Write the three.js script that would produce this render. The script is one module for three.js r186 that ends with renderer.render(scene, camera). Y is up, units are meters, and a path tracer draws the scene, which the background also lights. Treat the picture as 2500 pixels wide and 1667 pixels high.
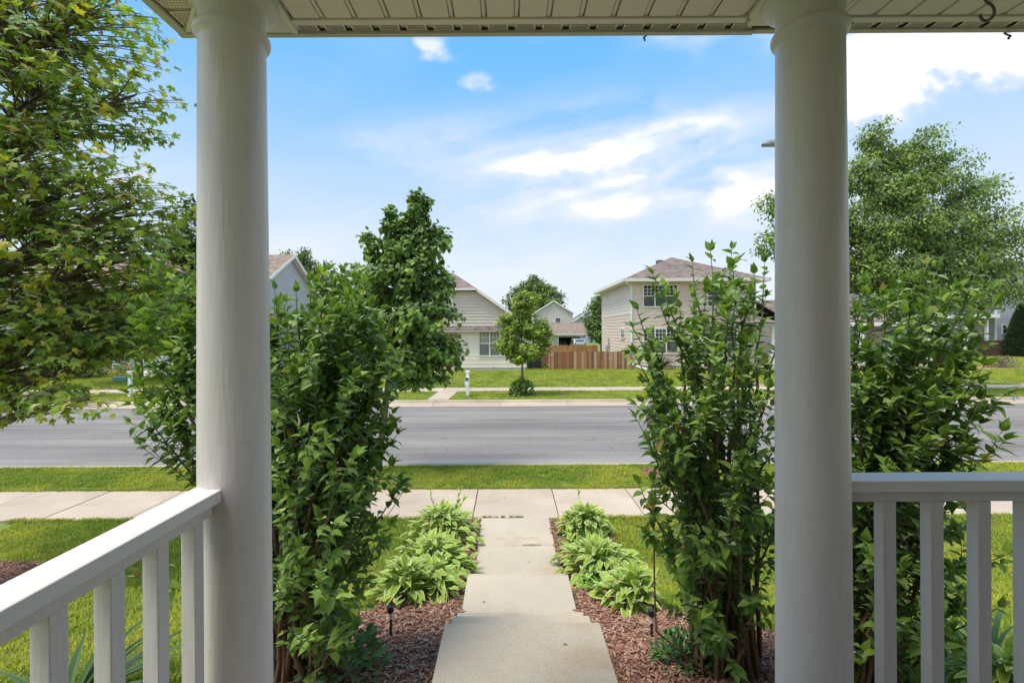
import * as THREE from 'three';
import { mergeGeometries } from 'three/addons/utils/BufferGeometryUtils.js';
import { RoundedBoxGeometry } from 'three/addons/geometries/RoundedBoxGeometry.js';
import { ImprovedNoise } from 'three/addons/math/ImprovedNoise.js';

// ------------------------------------------------------------------ camera, sky, sun, exposure
const W0 = 2500, H0 = 1667, F = 1128, CX = 1243, CY = 808, ROLL = 0.0055, EYE = 2.62;
const scene = new THREE.Scene();
const camera = new THREE.PerspectiveCamera(2 * Math.atan(H0 / 2 / F) * 180 / Math.PI, W0 / H0, 0.05, 6000);
camera.position.set(0, EYE, 0);
camera.rotation.set(0, 0, -ROLL);
camera.setViewOffset(W0, H0, W0 / 2 - CX, H0 / 2 - CY, W0, H0);
const renderer = new THREE.WebGLRenderer({ antialias: true });
renderer.toneMapping = THREE.LinearToneMapping;
renderer.toneMappingExposure = 2.0;
renderer.shadowMap.enabled = true;

const SUN = new THREE.Vector3(-0.30, 0.86, 0.17).normalize();
const sun = new THREE.DirectionalLight(new THREE.Color(1.0, 0.915, 0.79), 2.4);
sun.position.copy(SUN).multiplyScalar(60); sun.position.z -= 15; sun.target.position.set(0, 0, -15);
sun.castShadow = true; sun.shadow.radius = 44;
sun.shadow.mapSize.set(2048, 2048);
Object.assign(sun.shadow.camera, { left: -45, right: 45, top: 45, bottom: -45, near: 1, far: 160 });
scene.add(sun, sun.target);

// ------------------------------------------------------------------ helpers
let seedState = 12345;
function seed(n) { seedState = n >>> 0; }
function rnd() { seedState = (seedState + 0x6D2B79F5) | 0; let t = Math.imul(seedState ^ (seedState >>> 15), 1 | seedState); t = (t + Math.imul(t ^ (t >>> 7), 61 | t)) ^ t; return ((t ^ (t >>> 14)) >>> 0) / 4294967296; }
const rr = (a, b) => a + (b - a) * rnd();
const pick = (a) => a[Math.floor(rnd() * a.length)];
const clamp = (x, a = 0, b = 1) => Math.min(b, Math.max(a, x));
const lerp = (a, b, t) => a + (b - a) * t;
const smooth = (a, b, x) => { const t = clamp((x - a) / (b - a)); return t * t * (3 - 2 * t); };
const V = (x, y, z) => new THREE.Vector3(x, y, z);
const perlin = new ImprovedNoise();
const fbm = (x, y, z, o = 4) => { let s = 0, a = 0.5; for (let i = 0; i < o; i++) { s += a * perlin.noise(x, y, z + i * 7.3); x *= 2.03; y *= 2.03; a *= 0.5; } return s; };
// a place seen at (px, py) of the photograph, d metres in front of the porch viewpoint
function at(px, py, d) {
  const dx = px - CX, dy = py - CY;
  return V((dx - ROLL * dy) * d / F, EYE - (dy + ROLL * dx) * d / F, -d);
}
function toPx(p) { const d = Math.max(0.05, -p.z), a = p.x * F / d, b = (EYE - p.y) * F / d; return [CX + a + ROLL * b, CY + b - ROLL * a, d]; }

const used = {};
function numbered(n) { const k = used[n] = (used[n] ?? -1) + 1; return k ? `${n}_${String(k).padStart(3, '0')}` : n; }
function tag(o, label, category, group) { o.userData.label = label; o.userData.category = category; if (group) o.userData.group = group; return o; }
function thing(name, label, category, pos = [0, 0, 0], group) {
  const o = new THREE.Group(); o.name = numbered(name); o.position.set(...pos); scene.add(o);
  return tag(o, label, category, group);
}
function struct(name, geo, m) { const o = geo ? new THREE.Mesh(geo, m) : new THREE.Group(); o.name = numbered(name); o.userData.kind = 'structure'; scene.add(o); return o; }
function part(name, geo, m, parent, label) { const o = new THREE.Mesh(geo, m); o.name = name; if (label) o.userData.label = label; parent.add(o); return o; }

// uv in metres, laid on by the way a face points
function metric(g0, s = 1) {
  const g = g0.index ? g0.toNonIndexed() : g0, p = g.attributes.position, uv = new Float32Array(p.count * 2);
  const a = V(), b = V(), c = V(), n = V();
  for (let i = 0; i < p.count; i += 3) {
    a.fromBufferAttribute(p, i); b.fromBufferAttribute(p, i + 1); c.fromBufferAttribute(p, i + 2);
    n.copy(b).sub(a).cross(c.clone().sub(a));
    const ax = Math.abs(n.x), ay = Math.abs(n.y), az = Math.abs(n.z);
    [a, b, c].forEach((v, k) => {
      const q = ay >= ax && ay >= az ? [v.x, -v.z] : ax >= az ? [v.z, v.y] : [v.x, v.y];
      uv[(i + k) * 2] = q[0] * s; uv[(i + k) * 2 + 1] = q[1] * s;
    });
  }
  g.setAttribute('uv', new THREE.BufferAttribute(uv, 2));
  return g;
}
function clean(g0) { const g = g0.index ? g0.toNonIndexed() : g0; for (const k of Object.keys(g.attributes)) if (!['position', 'normal', 'uv'].includes(k)) g.deleteAttribute(k); g.morphAttributes = {}; return g; }
class MB {
  constructor() { this.l = []; }
  add(g, m) { g = clean(g); if (m) g = g.clone().applyMatrix4(m); this.l.push(g); return this; }
  box(x0, x1, y0, y1, z0, z1, bevel = 0) {
    const w = x1 - x0, h = y1 - y0, d = z1 - z0;
    const g = bevel ? new RoundedBoxGeometry(w, h, d, 1, bevel) : new THREE.BoxGeometry(w, h, d);
    g.translate((x0 + x1) / 2, (y0 + y1) / 2, (z0 + z1) / 2); return this.add(g);
  }
  tri(...pts) { // flat polygons given as fans of points
    const pos = []; for (let i = 1; i + 1 < pts.length; i++) for (const k of [0, i, i + 1]) pos.push(...pts[k]);
    const g = new THREE.BufferGeometry(); g.setAttribute('position', new THREE.Float32BufferAttribute(pos, 3));
    g.setAttribute('uv', new THREE.Float32BufferAttribute(new Float32Array(pos.length / 3 * 2), 2)); g.computeVertexNormals(); return this.add(g);
  }
  cyl(a, b, r0, r1 = r0, n = 8) {
    const d = b.clone().sub(a), g = new THREE.CylinderGeometry(r1, r0, d.length(), n);
    g.applyQuaternion(new THREE.Quaternion().setFromUnitVectors(V(0, 1, 0), d.clone().normalize())); g.translate(...a.clone().add(b).multiplyScalar(0.5).toArray());
    return this.add(g);
  }
  geo(m = true) { const g = mergeGeometries(this.l); return m ? metric(g) : g; }
  build(name, mat, parent, label) { return part(name, this.geo(), mat, parent, label); }
}
// slab between a polygon and the same polygon pushed along -normal
function plate(mb, pts, t) {
  const P = pts.map((p) => V(...p)), n = P[1].clone().sub(P[0]).cross(P[2].clone().sub(P[0])).normalize().multiplyScalar(-t);
  const Q = P.map((p) => p.clone().add(n)), A = (v) => v.toArray();
  mb.tri(...P.map(A)); mb.tri(...Q.slice().reverse().map(A));
  for (let i = 0; i < P.length; i++) { const j = (i + 1) % P.length; mb.tri(A(P[j]), A(P[i]), A(Q[i]), A(Q[j])); }
  return mb;
}

// ------------------------------------------------------------------ computed textures
const toS = (c) => c <= 0.0031308 ? 12.92 * c : 1.055 * Math.pow(c, 1 / 2.4) - 0.055;
function hash2(x, y, s) { let h = Math.imul(x, 374761393) + Math.imul(y, 668265263) + Math.imul(s, 1442695041); h = Math.imul(h ^ (h >>> 13), 1274126177); return ((h ^ (h >>> 16)) >>> 0) / 4294967296; }
function pn(x, y, px, py, s) { // value noise that repeats after px by py cells
  const xi = Math.floor(x), yi = Math.floor(y), fx = x - xi, fy = y - yi, u = fx * fx * (3 - 2 * fx), v = fy * fy * (3 - 2 * fy);
  const m = (a, b) => ((a % b) + b) % b, H = (i, j) => hash2(m(xi + i, px), m(yi + j, py), s);
  return lerp(lerp(H(0, 0), H(1, 0), u), lerp(H(0, 1), H(1, 1), u), v);
}
const pf = (u, v, n, m, s, o = 4) => { let t = 0, a = 0.5, w = 0; for (let i = 0; i < o; i++) { t += a * pn(u * n, v * m, n, m, s + i); w += a; n *= 2; m *= 2; a *= 0.5; } return t / w; };
function tex(w, h, fn, metres, { srgb = true, mx = metres, my = metres, wrap = THREE.RepeatWrapping } = {}) {
  const data = new Uint8Array(w * h * 4);
  for (let j = 0; j < h; j++) for (let i = 0; i < w; i++) {
    const c = fn(i / w, j / h, i, j), k = (j * w + i) * 4;
    for (let q = 0; q < 3; q++) data[k + q] = Math.round(255 * clamp(srgb ? toS(c[q]) : c[q]));
    data[k + 3] = 255;
  }
  const t = new THREE.DataTexture(data, w, h); t.wrapS = t.wrapT = wrap; t.magFilter = THREE.LinearFilter; t.minFilter = THREE.LinearMipmapLinearFilter; t.generateMipmaps = true;
  if (srgb) t.colorSpace = THREE.SRGBColorSpace;
  t.repeat.set(1 / mx, 1 / my); t.needsUpdate = true; return t;
}
const mul = (c, k) => [c[0] * k, c[1] * k, c[2] * k];
const mix3 = (a, b, t) => [lerp(a[0], b[0], t), lerp(a[1], b[1], t), lerp(a[2], b[2], t)];
const grey = (x) => [x, x, x];
const C = (r, g, b) => new THREE.Color().setRGB(r, g, b);
const std = (o) => new THREE.MeshStandardMaterial({ roughness: 0.8, metalness: 0, side: THREE.DoubleSide, ...o });

const M = {};
const concreteMap = tex(512, 512, (u, v) => {
  const big = pf(u, v, 4, 4, 3, 4), sp = hash2(Math.floor(u * 512), Math.floor(v * 512), 9), st = smooth(0.56, 0.74, pf(u, v, 6, 9, 21, 4));
  let k = 0.86 + 0.24 * big + 0.2 * (sp - 0.5); if (sp > 0.985) k *= 0.6;
  return mul(mix3([0.95, 0.91, 0.85], [0.78, 0.66, 0.52], st * 0.3), k * 0.9);
}, 2.2);
const speckleBump = tex(512, 512, (u, v, i, j) => grey(0.5 * hash2(i, j, 4) + 0.5 * pf(u, v, 64, 64, 8, 2)), 1.2, { srgb: false });
M.walk = [1, 0.95, 1.04].map((k) => std({ map: concreteMap, bumpMap: speckleBump, bumpScale: 0.0015, color: C(0.56 * k, 0.475 * k, 0.395 * k), roughness: 0.9 }));
const stepMap = tex(1024, 1024, (u, v, i, j) => {
  const sp = hash2(i, j, 19), sp2 = hash2(i >> 1, j >> 1, 23), big = pf(u, v, 5, 5, 33, 5), st = smooth(0.52, 0.72, pf(u, v, 5, 7, 37, 4));
  let k = 0.84 + 0.28 * big + 0.24 * (sp - 0.5) + 0.16 * (sp2 - 0.5); if (sp2 > 0.985) k *= 0.55; else if (sp > 0.985) k *= 1.25;
  const crk = Math.abs(pf(u, v, 2, 3, 43, 5) - 0.47); if (crk < 0.0004) k *= 0.85; return mul(mix3([0.95, 0.91, 0.85], [0.80, 0.68, 0.53], st * 0.6), k * 0.88);
}, 2.2);
M.step = std({ map: stepMap, bumpMap: speckleBump, bumpScale: 0.002, color: C(0.56, 0.50, 0.415), roughness: 0.92 });
M.kerb = [1, 0.93, 1.05].map((k) => std({ map: concreteMap, bumpMap: speckleBump, bumpScale: 0.002, color: C(0.50 * k, 0.43 * k, 0.35 * k), roughness: 0.92 }));
M.asphalt = std({
  map: tex(2048, 1024, (u, v, i, j) => {
    const st = pf(u, v, 3, 40, 31, 4), fine = pf(u, v, 8, 150, 41, 2), g = hash2(i, j, 5), pat = pf(u, v, 8, 8, 51, 4), band = pf(u * 0.999, v, 2, 14, 61, 2);
    const ck = Math.abs(pf(u, v, 5, 3, 171, 4) - 0.5), ck2 = Math.abs(v + 0.004 * (pf(u, v, 30, 2, 181, 2) - 0.5) - 0.615), tar = Math.abs(v - 0.34 + 0.02 * (pf(u, v, 9, 2, 191, 3) - 0.5));
    let k = 0.58 + 0.5 * st + 0.42 * fine + 0.3 * (pat - 0.5) + 0.75 * (g - 0.5) + 0.5 * (band - 0.5); if (ck < 0.0016) k *= 0.7; if (ck2 < 0.0025) k *= 0.6; if (tar < 0.03) k *= 0.72 + 0.2 * g;
    if (g > 0.97) k *= 1.5; return mul([0.20, 0.184, 0.172], clamp(k, 0.2, 1.7));
  }, 1, { mx: 17, my: 8.2 }),
  bumpMap: tex(512, 512, (u, v, i, j) => grey(0.6 * hash2(i, j, 14) + 0.4 * pf(u, v, 90, 90, 18, 2)), 2.0, { srgb: false }), bumpScale: 0.004, roughness: 0.88,
});
M.soil = std({ map: tex(512, 512, (u, v, i, j) => { const a = pf(u, v, 8, 8, 71, 5), g = hash2(i, j, 6); return mul(mix3([0.12, 0.20, 0.03], [0.20, 0.24, 0.05], a), 0.55 + 0.7 * g); }, 4), roughness: 1 });
M.mulch = std({ map: tex(512, 512, (u, v, i, j) => { const a = pf(u, v, 40, 24, 81, 3), g = hash2(i, j, 16); return mul(mix3([0.13, 0.06, 0.042], [0.32, 0.165, 0.12], a), 0.5 + 0.8 * g); }, 1.2), bumpMap: tex(256, 256, (u, v) => grey(pf(u, v, 30, 18, 83, 4)), 1.2, { srgb: false }), bumpScale: 0.03, roughness: 1 });
const paintBump = tex(256, 512, (u, v) => grey(0.7 * pf(u, v, 90, 4, 90, 2) + 0.3 * pf(u, v, 120, 60, 93, 2)), 0.5, { srgb: false });
M.paint = std({ color: C(0.64, 0.595, 0.58), roughness: 0.40, map: tex(256, 512, (u, v, i, j) => { const k = 0.97 + 0.10 * (pf(u, v, 60, 6, 201, 3) - 0.5) - 0.05 * smooth(0.58, 0.8, pf(u, v, 7, 11, 205, 5)), sp = hash2(i, j, 207); return sp > 0.9994 ? [0.35, 0.3, 0.26] : grey(k); }, 0.5), bumpMap: paintBump, bumpScale: 0.0012 });
M.cap = std({ color: C(0.68, 0.645, 0.63), roughness: 0.5, bumpMap: tex(512, 128, (u, v) => grey(0.75 * pf(u, v, 3, 70, 97, 2) + 0.25 * pf(u, v, 60, 40, 99, 2)), 0.4, { srgb: false }), bumpScale: 0.0008 });
M.vinyl = std({ color: C(0.84, 0.705, 0.68), roughness: 0.45 });
M.vinylTrim = std({ color: C(0.82, 0.71, 0.67), roughness: 0.4 });
M.aluminium = std({ color: C(0.56, 0.50, 0.43), roughness: 0.4 });
M.dark = std({ color: C(0.02, 0.02, 0.02), roughness: 0.9 });
M.black = std({ color: C(0.018, 0.018, 0.02), roughness: 0.4 });
M.steel = std({ color: C(0.35, 0.34, 0.33), roughness: 0.35, metalness: 0.9 });
M.rustHook = std({ color: C(0.16, 0.13, 0.12), roughness: 0.6, metalness: 0.4 });
M.white = std({ color: C(0.80, 0.79, 0.77), roughness: 0.5 });
M.offwhite = std({ color: C(0.70, 0.67, 0.60), roughness: 0.55 });
M.bark = std({ map: tex(128, 256, (u, v) => { const a = pf(u, v, 16, 5, 101, 4); return mul([0.15, 0.105, 0.075], 0.45 + 1.1 * a); }, 0.6), bumpMap: tex(128, 256, (u, v) => grey(pf(u, v, 16, 5, 101, 4)), 0.6, { srgb: false }), bumpScale: 0.012, roughness: 0.95 });
M.stem = std({ map: tex(64, 128, (u, v) => mul([0.20, 0.115, 0.065], 0.5 + pf(u, v, 8, 20, 107, 3)), 0.2), roughness: 0.85 });
M.shoot = std({ color: C(0.12, 0.17, 0.035), roughness: 0.7 });
function shingle(a, b, s) { // overlapping tabs far away: each tab its own tone
  return std({
    map: tex(256, 256, (u, v) => {
      const row = Math.floor(v * 20), off = (row % 2) * 0.5 + hash2(row, 3, s) * 0.3, q = u * 10 + off, col = ((Math.floor(q) % 10) + 10) % 10, t = hash2(col, row, s), f = v * 20 - row;
      return mul(mix3(a, b, t), (0.85 + 0.3 * hash2(Math.floor(u * 256), Math.floor(v * 256), s)) * (f < 0.16 ? 0.6 : 1));
    }, 3), roughness: 0.95,
  });
}
M.roofBrown = shingle([0.115, 0.086, 0.078], [0.255, 0.20, 0.175], 5);
M.roofTan = shingle([0.17, 0.125, 0.10], [0.30, 0.23, 0.18], 6);
M.roofGrey = shingle([0.10, 0.10, 0.11], [0.2, 0.2, 0.21], 7);
const glass = new THREE.MeshPhysicalMaterial({ color: 0xffffff, transmission: 1, thickness: 0, roughness: 0.02, ior: 1.5, side: THREE.DoubleSide });
M.glass = glass;

// ------------------------------------------------------------------ sky: air and clouds
{
  const w = 4096, h = 2048, data = new Float32Array(w * h * 4);
  const blobs = [ // clouds by direction: x and y are tangents to the right of and above the view axis; sx, sy sizes; weight; hardness
    [1.00, 0.61, 0.26, 0.10, 1.02, 1], [0.80, 0.56, 0.13, 0.10, 0.85, 1], [1.25, 0.68, 0.25, 0.08, 0.8, 1], [0.74, 0.42, 0.10, 0.07, 0.7, 0], [0.52, 0.66, 0.30, 0.05, 0.75, 0],
    [-0.175, 0.615, 0.085, 0.04, 0.72, 2], [-0.068, 0.54, 0.04, 0.026, 0.8, 2], [0.30, 0.40, 0.30, 0.09, 0.85, 0], [0.43, 0.42, 0.16, 0.06, 0.75, 0], [0.10, 0.36, 0.22, 0.05, 0.75, 0],
    [0.38, 0.30, 0.26, 0.07, 0.95, 0], [-0.15, 0.42, 0.24, 0.04, 0.55, 0], [0.14, 0.27, 0.20, 0.04, 0.65, 0], [0.66, 0.30, 0.22, 0.06, 0.6, 0], [-0.5, 0.20, 0.4, 0.06, 0.35, 0], [0.3, 0.12, 0.9, 0.06, 0.5, 0], [-0.9, 0.35, 0.2, 0.1, 0.5, 0],
  ];
  const skyAt = (fi, fj) => {
    const el = (fj / h - 0.5) * Math.PI, y = Math.sin(el), ce = Math.cos(el);
      let r, g, b;
      if (el < -0.02) { r = 0.62; g = 0.66; b = 0.66; if (el < -0.15) { r = 0.3; g = 0.32; b = 0.28; } } else {
        const az = (fi / w - 0.5) * 2 * Math.PI, x = Math.cos(az) * ce, z = Math.sin(az) * ce;
        const t = Math.max(0, el) / (Math.PI / 2);
        const deep = Math.pow(smooth(0.02, 0.41, t), 0.85);
        const c = mix3([0.80, 0.89, 0.97], [0.135, 0.505, 1.03], deep);
        // drifting layer all round, flattened towards the horizon
        const q = 1 / (y + 0.16), wx = x * q, wz = z * q;
        const wob = fbm(wx * 0.7, wz * 0.7, 3.1, 3);
        const lay = fbm(wx * 0.75 + wob * 1.6, wz * 1.5 - wob, 11.0, 6);
        let front = 0, cov = smooth(-0.22, 0.30, lay) * 0.9;
        if (z < -0.12) { // the part of the sky in front of the porch
          const X = x / -z, Y = y / -z;
          const n1 = fbm(X * 5.0, Y * 9.0, 2.2, 6), n2 = fbm(X * 12, Y * 14, 5.5, 5), n3 = fbm(X * 3.2 + n1 * 0.7, Y * 13 - X * 3.0, 8.8, 5);
          let s = 0;
          for (const [bx, by, sx, sy, wt, hard] of blobs) {
            const ux = (X - bx + n1 * 0.10) / sx, uy = (Y - by + n2 * 0.03 + n1 * 0.05) / sy, e = Math.exp(-(ux * ux + uy * uy) * 0.9);
            s += hard === 2 ? wt * smooth(0.25, 1.0, e * (0.75 + n2 * 1.6 + n1 * 0.8)) : hard ? wt * smooth(0.18, 0.75, e + n1 * 0.5 + n2 * 0.4) * smooth(0.02, 0.3, e) : wt * 0.8 * e * clamp(0.42 + n3 * 1.5 + n1 * 0.6 + n2 * 0.3);
          }
          const inFront = smooth(0.12, 0.5, -z);
          cov = lerp(cov, clamp(s + cov * 0.16), inFront); front = inFront;
        }
        cov = clamp(cov);
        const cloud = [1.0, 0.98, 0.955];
        [r, g, b] = mix3(c, mul(cloud, 1 + 2.3 * smooth(0.5, 0.9, cov) * (1 - 0.93 * front)), cov * 0.92);  // cloud out of view is brightened far past the seen sky, added as fill
      }
    return [r / 1.95, g / 1.95, b / 1.95];
  };
  const put = (i, j, c) => { const k = (j * w + i) * 4; data[k] = c[0]; data[k + 1] = c[1]; data[k + 2] = c[2]; data[k + 3] = 1; };
  // every eighth point all round, with straight blends between; every point where clouds are seen from the porch
  const S = 8, gw = w / S, gh = h / S, grid = []; for (let j = 0; j <= gh; j++) { const row = []; for (let i = 0; i < gw; i++) row.push(skyAt(i * S, j * S)); row.push(row[0]); grid.push(row); }
  for (let j = 0; j < h; j++) for (let i = 0; i < w; i++) {
    if (j > h * 0.495 && j < h * 0.745 && i > w * 0.09 && i < w * 0.41) { put(i, j, skyAt(i + 0.5, j + 0.5)); continue; }
    const a = Math.floor(i / S), b = Math.floor(j / S), u = i / S - a, v = j / S - b; put(i, j, mix3(mix3(grid[b][a], grid[b][a + 1], u), mix3(grid[b + 1][a], grid[b + 1][a + 1], u), v));
  }
  const t = new THREE.DataTexture(data, w, h, THREE.RGBAFormat, THREE.FloatType);
  t.mapping = THREE.EquirectangularReflectionMapping; t.colorSpace = THREE.LinearSRGBColorSpace; t.magFilter = THREE.LinearFilter; t.minFilter = THREE.LinearFilter; t.needsUpdate = true;
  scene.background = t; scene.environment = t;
}

// ------------------------------------------------------------------ ground
const gTab = [[-20, 0.8], [0, 0.80], [1.0, 0.80], [1.8, 0.74], [2.3, 0.67], [2.8, 0.57], [3.15, 0.47], [3.5, 0.37], [3.9, 0.27], [4.3, 0.15], [4.65, 0.02], [5.0, -0.005], [5.4, -0.01], [5.8, -0.01], [6.45, -0.025], [6.47, -0.09], [7.68, -0.09], [7.70, -0.02], [8.3, -0.005], [8.96, -0.02], [8.98, -0.34],
  [17.58, -0.34], [17.64, -0.02], [19, 0.0], [20.08, -0.01], [20.1, -0.08], [21.28, -0.08], [21.3, 0.0], [23, 0.05], [26, 0.09], [30, 0.03], [36, 0.0], [45, -0.1], [60, -0.3], [75, -0.4], [120, -0.5], [300, -0.6], [900, -0.6], [3000, -0.6]];
function G(d) { let i = 1; while (i < gTab.length - 1 && gTab[i][0] < d) i++; const [a, ha] = gTab[i - 1], [b, hb] = gTab[i]; return lerp(ha, hb, clamp((d - a) / (b - a))); }
const gy = (z) => G(-z);
{
  const xs = [-3000, -600, -150, -60]; for (let x = -40; x <= 40; x += 4) xs.push(x); xs.push(60, 150, 600, 3000);
  const pos = [], idx = [];
  for (const [d, h] of gTab) for (const x of xs) pos.push(x, h, -d);
  const n = xs.length;
  for (let j = 0; j < gTab.length - 1; j++) for (let i = 0; i < n - 1; i++) { const a = j * n + i; idx.push(a, a + 1, a + n, a + 1, a + n + 1, a + n); }
  const g = new THREE.BufferGeometry(); g.setAttribute('position', new THREE.Float32BufferAttribute(pos, 3)); g.setIndex(idx); g.computeVertexNormals();
  const m = metric(g); m.computeVertexNormals(); struct('ground', m, M.soil);
}
{ // road between the kerbs
  const g = new MB().box(-200, 200, -0.2, -0.15, -17.06, -9.14).geo(); struct('road', g, M.asphalt);
}
{ // near pavement: one slab after the other
  const s = struct('sidewalk'), P = 1.2195, geos = [0, 1].map((k) => metric(new RoundedBoxGeometry(P - 0.012, 0.1, 1.205, 1, 0.008)));
  for (let k = -11; k <= 10; k++) { const o = part('slab', geos[(k + 20) % 2], M.walk[(k * 7 + 70) % 3], s); o.position.set(-0.529 + P * (k + 0.5), -0.05 + 0.002 * ((k + 11) % 3), -7.075); }
}
{ // far pavement
  const s = struct('sidewalk'), P = 1.2195, g = metric(new THREE.BoxGeometry(P - 0.014, 0.1, 1.18));
  for (let k = -28; k <= 28; k++) { const o = part('slab', g, M.walk[(k * 5 + 140) % 3], s); o.position.set(0.1 + P * k, -0.035 + 0.003 * ((k + 28) % 3), -20.69); }
}
{ // near kerb and gutter
  const s = struct('kerb'), L = 2.52; seed(5);
  const g = new MB().box(0, L - 0.012, -0.32, 0.0, -9.155, -8.985, 0.02).geo(), pan = new MB().box(0, L - 0.012, -0.3, -0.142, -9.5, -9.15).geo();
  for (let k = -9; k <= 8; k++) { const m = M.kerb[(k * 5 + 90) % 3]; const o = part('kerb_stone', g, m, s); o.position.x = -0.9 + L * k; const q = part('gutter', pan, m, o); }
}
{ // far kerb: gutter pan and face in one casting per length
  const s = struct('kerb'), L = 2.52, sh = new THREE.Shape();
  sh.moveTo(17.0, -0.32); sh.lineTo(17.0, -0.146); sh.lineTo(17.42, -0.125); sh.quadraticCurveTo(17.5, -0.11, 17.52, -0.03); sh.quadraticCurveTo(17.53, 0.0, 17.56, 0.0); sh.lineTo(17.67, 0.0); sh.lineTo(17.67, -0.32);
  const g0 = new THREE.ExtrudeGeometry(sh, { depth: L - 0.012, bevelEnabled: false, curveSegments: 4 }); g0.rotateY(Math.PI / 2); // shape x -> -z, depth -> x
  const g = metric(g0);
  for (let k = -14; k <= 14; k++) { const o = part('kerb_stone', g, M.kerb[(k * 7 + 140) % 3], s); o.position.x = -0.355 + L * k; }
}
{ // the front path: slabs and steps down from the porch
  const s = struct('path'); const cx = 0.07, hw = 0.472;
  const slab = (name, d0, d1, top, bot, w = hw) => new MB().box(cx - w, cx + w, bot, top, -d1, -d0, 0.006).build(name, M.step, s);
  slab('slab', 5.62, 6.455, 0.012, -0.12); slab('slab', 4.66, 5.61, 0.015, -0.12);
  slab('step', 4.30, 4.70, 0.155, -0.1); slab('landing_slab', 3.46, 4.335, 0.33, -0.1);
  slab('step', 3.15, 3.485, 0.50, 0); slab('step', 2.78, 3.19, 0.655, 0); slab('landing_slab', 2.0, 2.81, 0.846, 0);
  slab('step', 1.7, 2.04, 1.03, 0, 0.6);
  // weeds in the joint and at the pavement edge
}
{ // walks on the far side
  const s = struct('path'), mb = new MB();
  const strip = (pts, w) => { for (let i = 0; i + 1 < pts.length; i++) { const [x0, d0] = pts[i], [x1, d1] = pts[i + 1]; plate(mb, [[x0 - w, G(d0) + 0.03, -d0], [x0 + w, G(d0) + 0.03, -d0], [x1 + w, G(d1) + 0.03, -d1], [x1 - w, G(d1) + 0.03, -d1]], 0.08); } };
  strip([[-2.75, 17.7], [-2.65, 20.05]], 0.4); strip([[-4.6, 21.33], [-4.4, 24], [-4.4, 26], [-4.3, 29.6]], 0.5);
  strip([[21.2, 21.33], [20.2, 24], [19.9, 29]], 0.6); strip([[24.2, 21.33], [21.4, 24.2]], 0.45); strip([[-16.2, 21.33], [-15.6, 24], [-17.8, 29]], 0.6); strip([[11.9, 21.33], [12.3, 29.2]], 0.5);
  part('slab', mb.geo(), M.walk[1], s);
}
// ------------------------------------------------------------------ the porch we stand on
const YC = EYE + 1.09, FLOOR = 1.2;
{
  const f = struct('porch_floor', new MB().box(-1.1, 4.2, FLOOR - 0.25, FLOOR, -1.74, 1.3, 0.01).geo(), std({ map: concreteMap, color: C(0.34, 0.31, 0.27), roughness: 0.9 }));
}
{ // wall of the house behind the viewer: lap siding, a door, and its dark interior
  const t = thing('house', 'tan lap sided house front at the back of the porch', 'house', [0, 0, 0]);
  const mb = new MB(); for (let y = FLOOR; y < 4.4; y += 0.11) mb.add(wedge(-1.2, 4.4, y, y + 0.11, 0.014), new THREE.Matrix4().makeRotationY(Math.PI).setPosition(3.2, 0, 1.32));
  const tan = std({ color: C(0.30, 0.23, 0.17), roughness: 0.6 }); mb.build('wall', tan, t); new MB().box(-1.2, 4.4, -0.1, 4.4, 1.34, 1.6).build('wall', tan, t);
  new MB().box(-0.5, 0.5, FLOOR, 3.3, 1.24, 1.30, 0.01).build('door', std({ color: C(0.12, 0.05, 0.04), roughness: 0.4 }), t);
}
function wedge(x0, x1, y0, y1, proud) { // one lapped board facing +z; the bottom edge stands proud
  const mb = new MB(); mb.tri([x0, y0, proud], [x1, y0, proud], [x1, y1, 0.002], [x0, y1, 0.002]); mb.tri([x0, y0, 0], [x1, y0, 0], [x1, y0, proud], [x0, y0, proud]); return mb.geo(false);
}
function column(x, label) {
  const t = thing('porch_column', label, 'column', [x, 0, -1.5]);
  const pts = [[0.0, FLOOR], [0.128, FLOOR + 0.05], [0.136, FLOOR + 0.075], [0.128, FLOOR + 0.1], [0.116, FLOOR + 0.11], [0.1085, FLOOR + 0.14]];
  for (let i = 0; i <= 16; i++) { const k = i / 16; pts.push([0.1075 - 0.0105 * Math.pow(k, 1.3), 1.36 + (3.552 - 1.36) * k]); }
  const shaft = metric(new THREE.LatheGeometry(pts.map((p) => new THREE.Vector2(...p)), 64)); part('shaft', smoothed(shaft), M.paint, t);
  const ring = [[0.0968, 3.549], [0.0995, 3.551], [0.1015, 3.558], [0.1065, 3.560], [0.1105, 3.567], [0.1115, 3.574], [0.1105, 3.581], [0.1065, 3.587], [0.1, 3.589], [0.0968, 3.592]];
  part('astragal', new THREE.LatheGeometry(ring.map((p) => new THREE.Vector2(...p)), 64), M.paint, t);
  const cap = [[0.0965, 3.59], [0.0965, 3.648], [0.102, 3.652], [0.102, 3.658], [0.108, 3.661], [0.118, 3.668], [0.130, 3.679], [0.1365, 3.69], [0.1365, 3.7], [0.126, 3.7055], [0.0, 3.7055]];
  part('capital', new THREE.LatheGeometry(cap.map((p) => new THREE.Vector2(...p)), 64), M.paint, t);
  new MB().box(-0.145, 0.145, FLOOR + 0.001, FLOOR + 0.052, -0.145, 0.145, 0.006).build('plinth', M.paint, t);
}
function smoothed(g) { // keep the lathe's own smooth normals after the uv pass
  const p = g.attributes.position, n = g.attributes.normal; return g;
}
column(-0.893, 'white round porch column with the sloping-away side railing fixed to it');
column(0.981, 'white round porch column with the front railing fixed to it');
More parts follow.
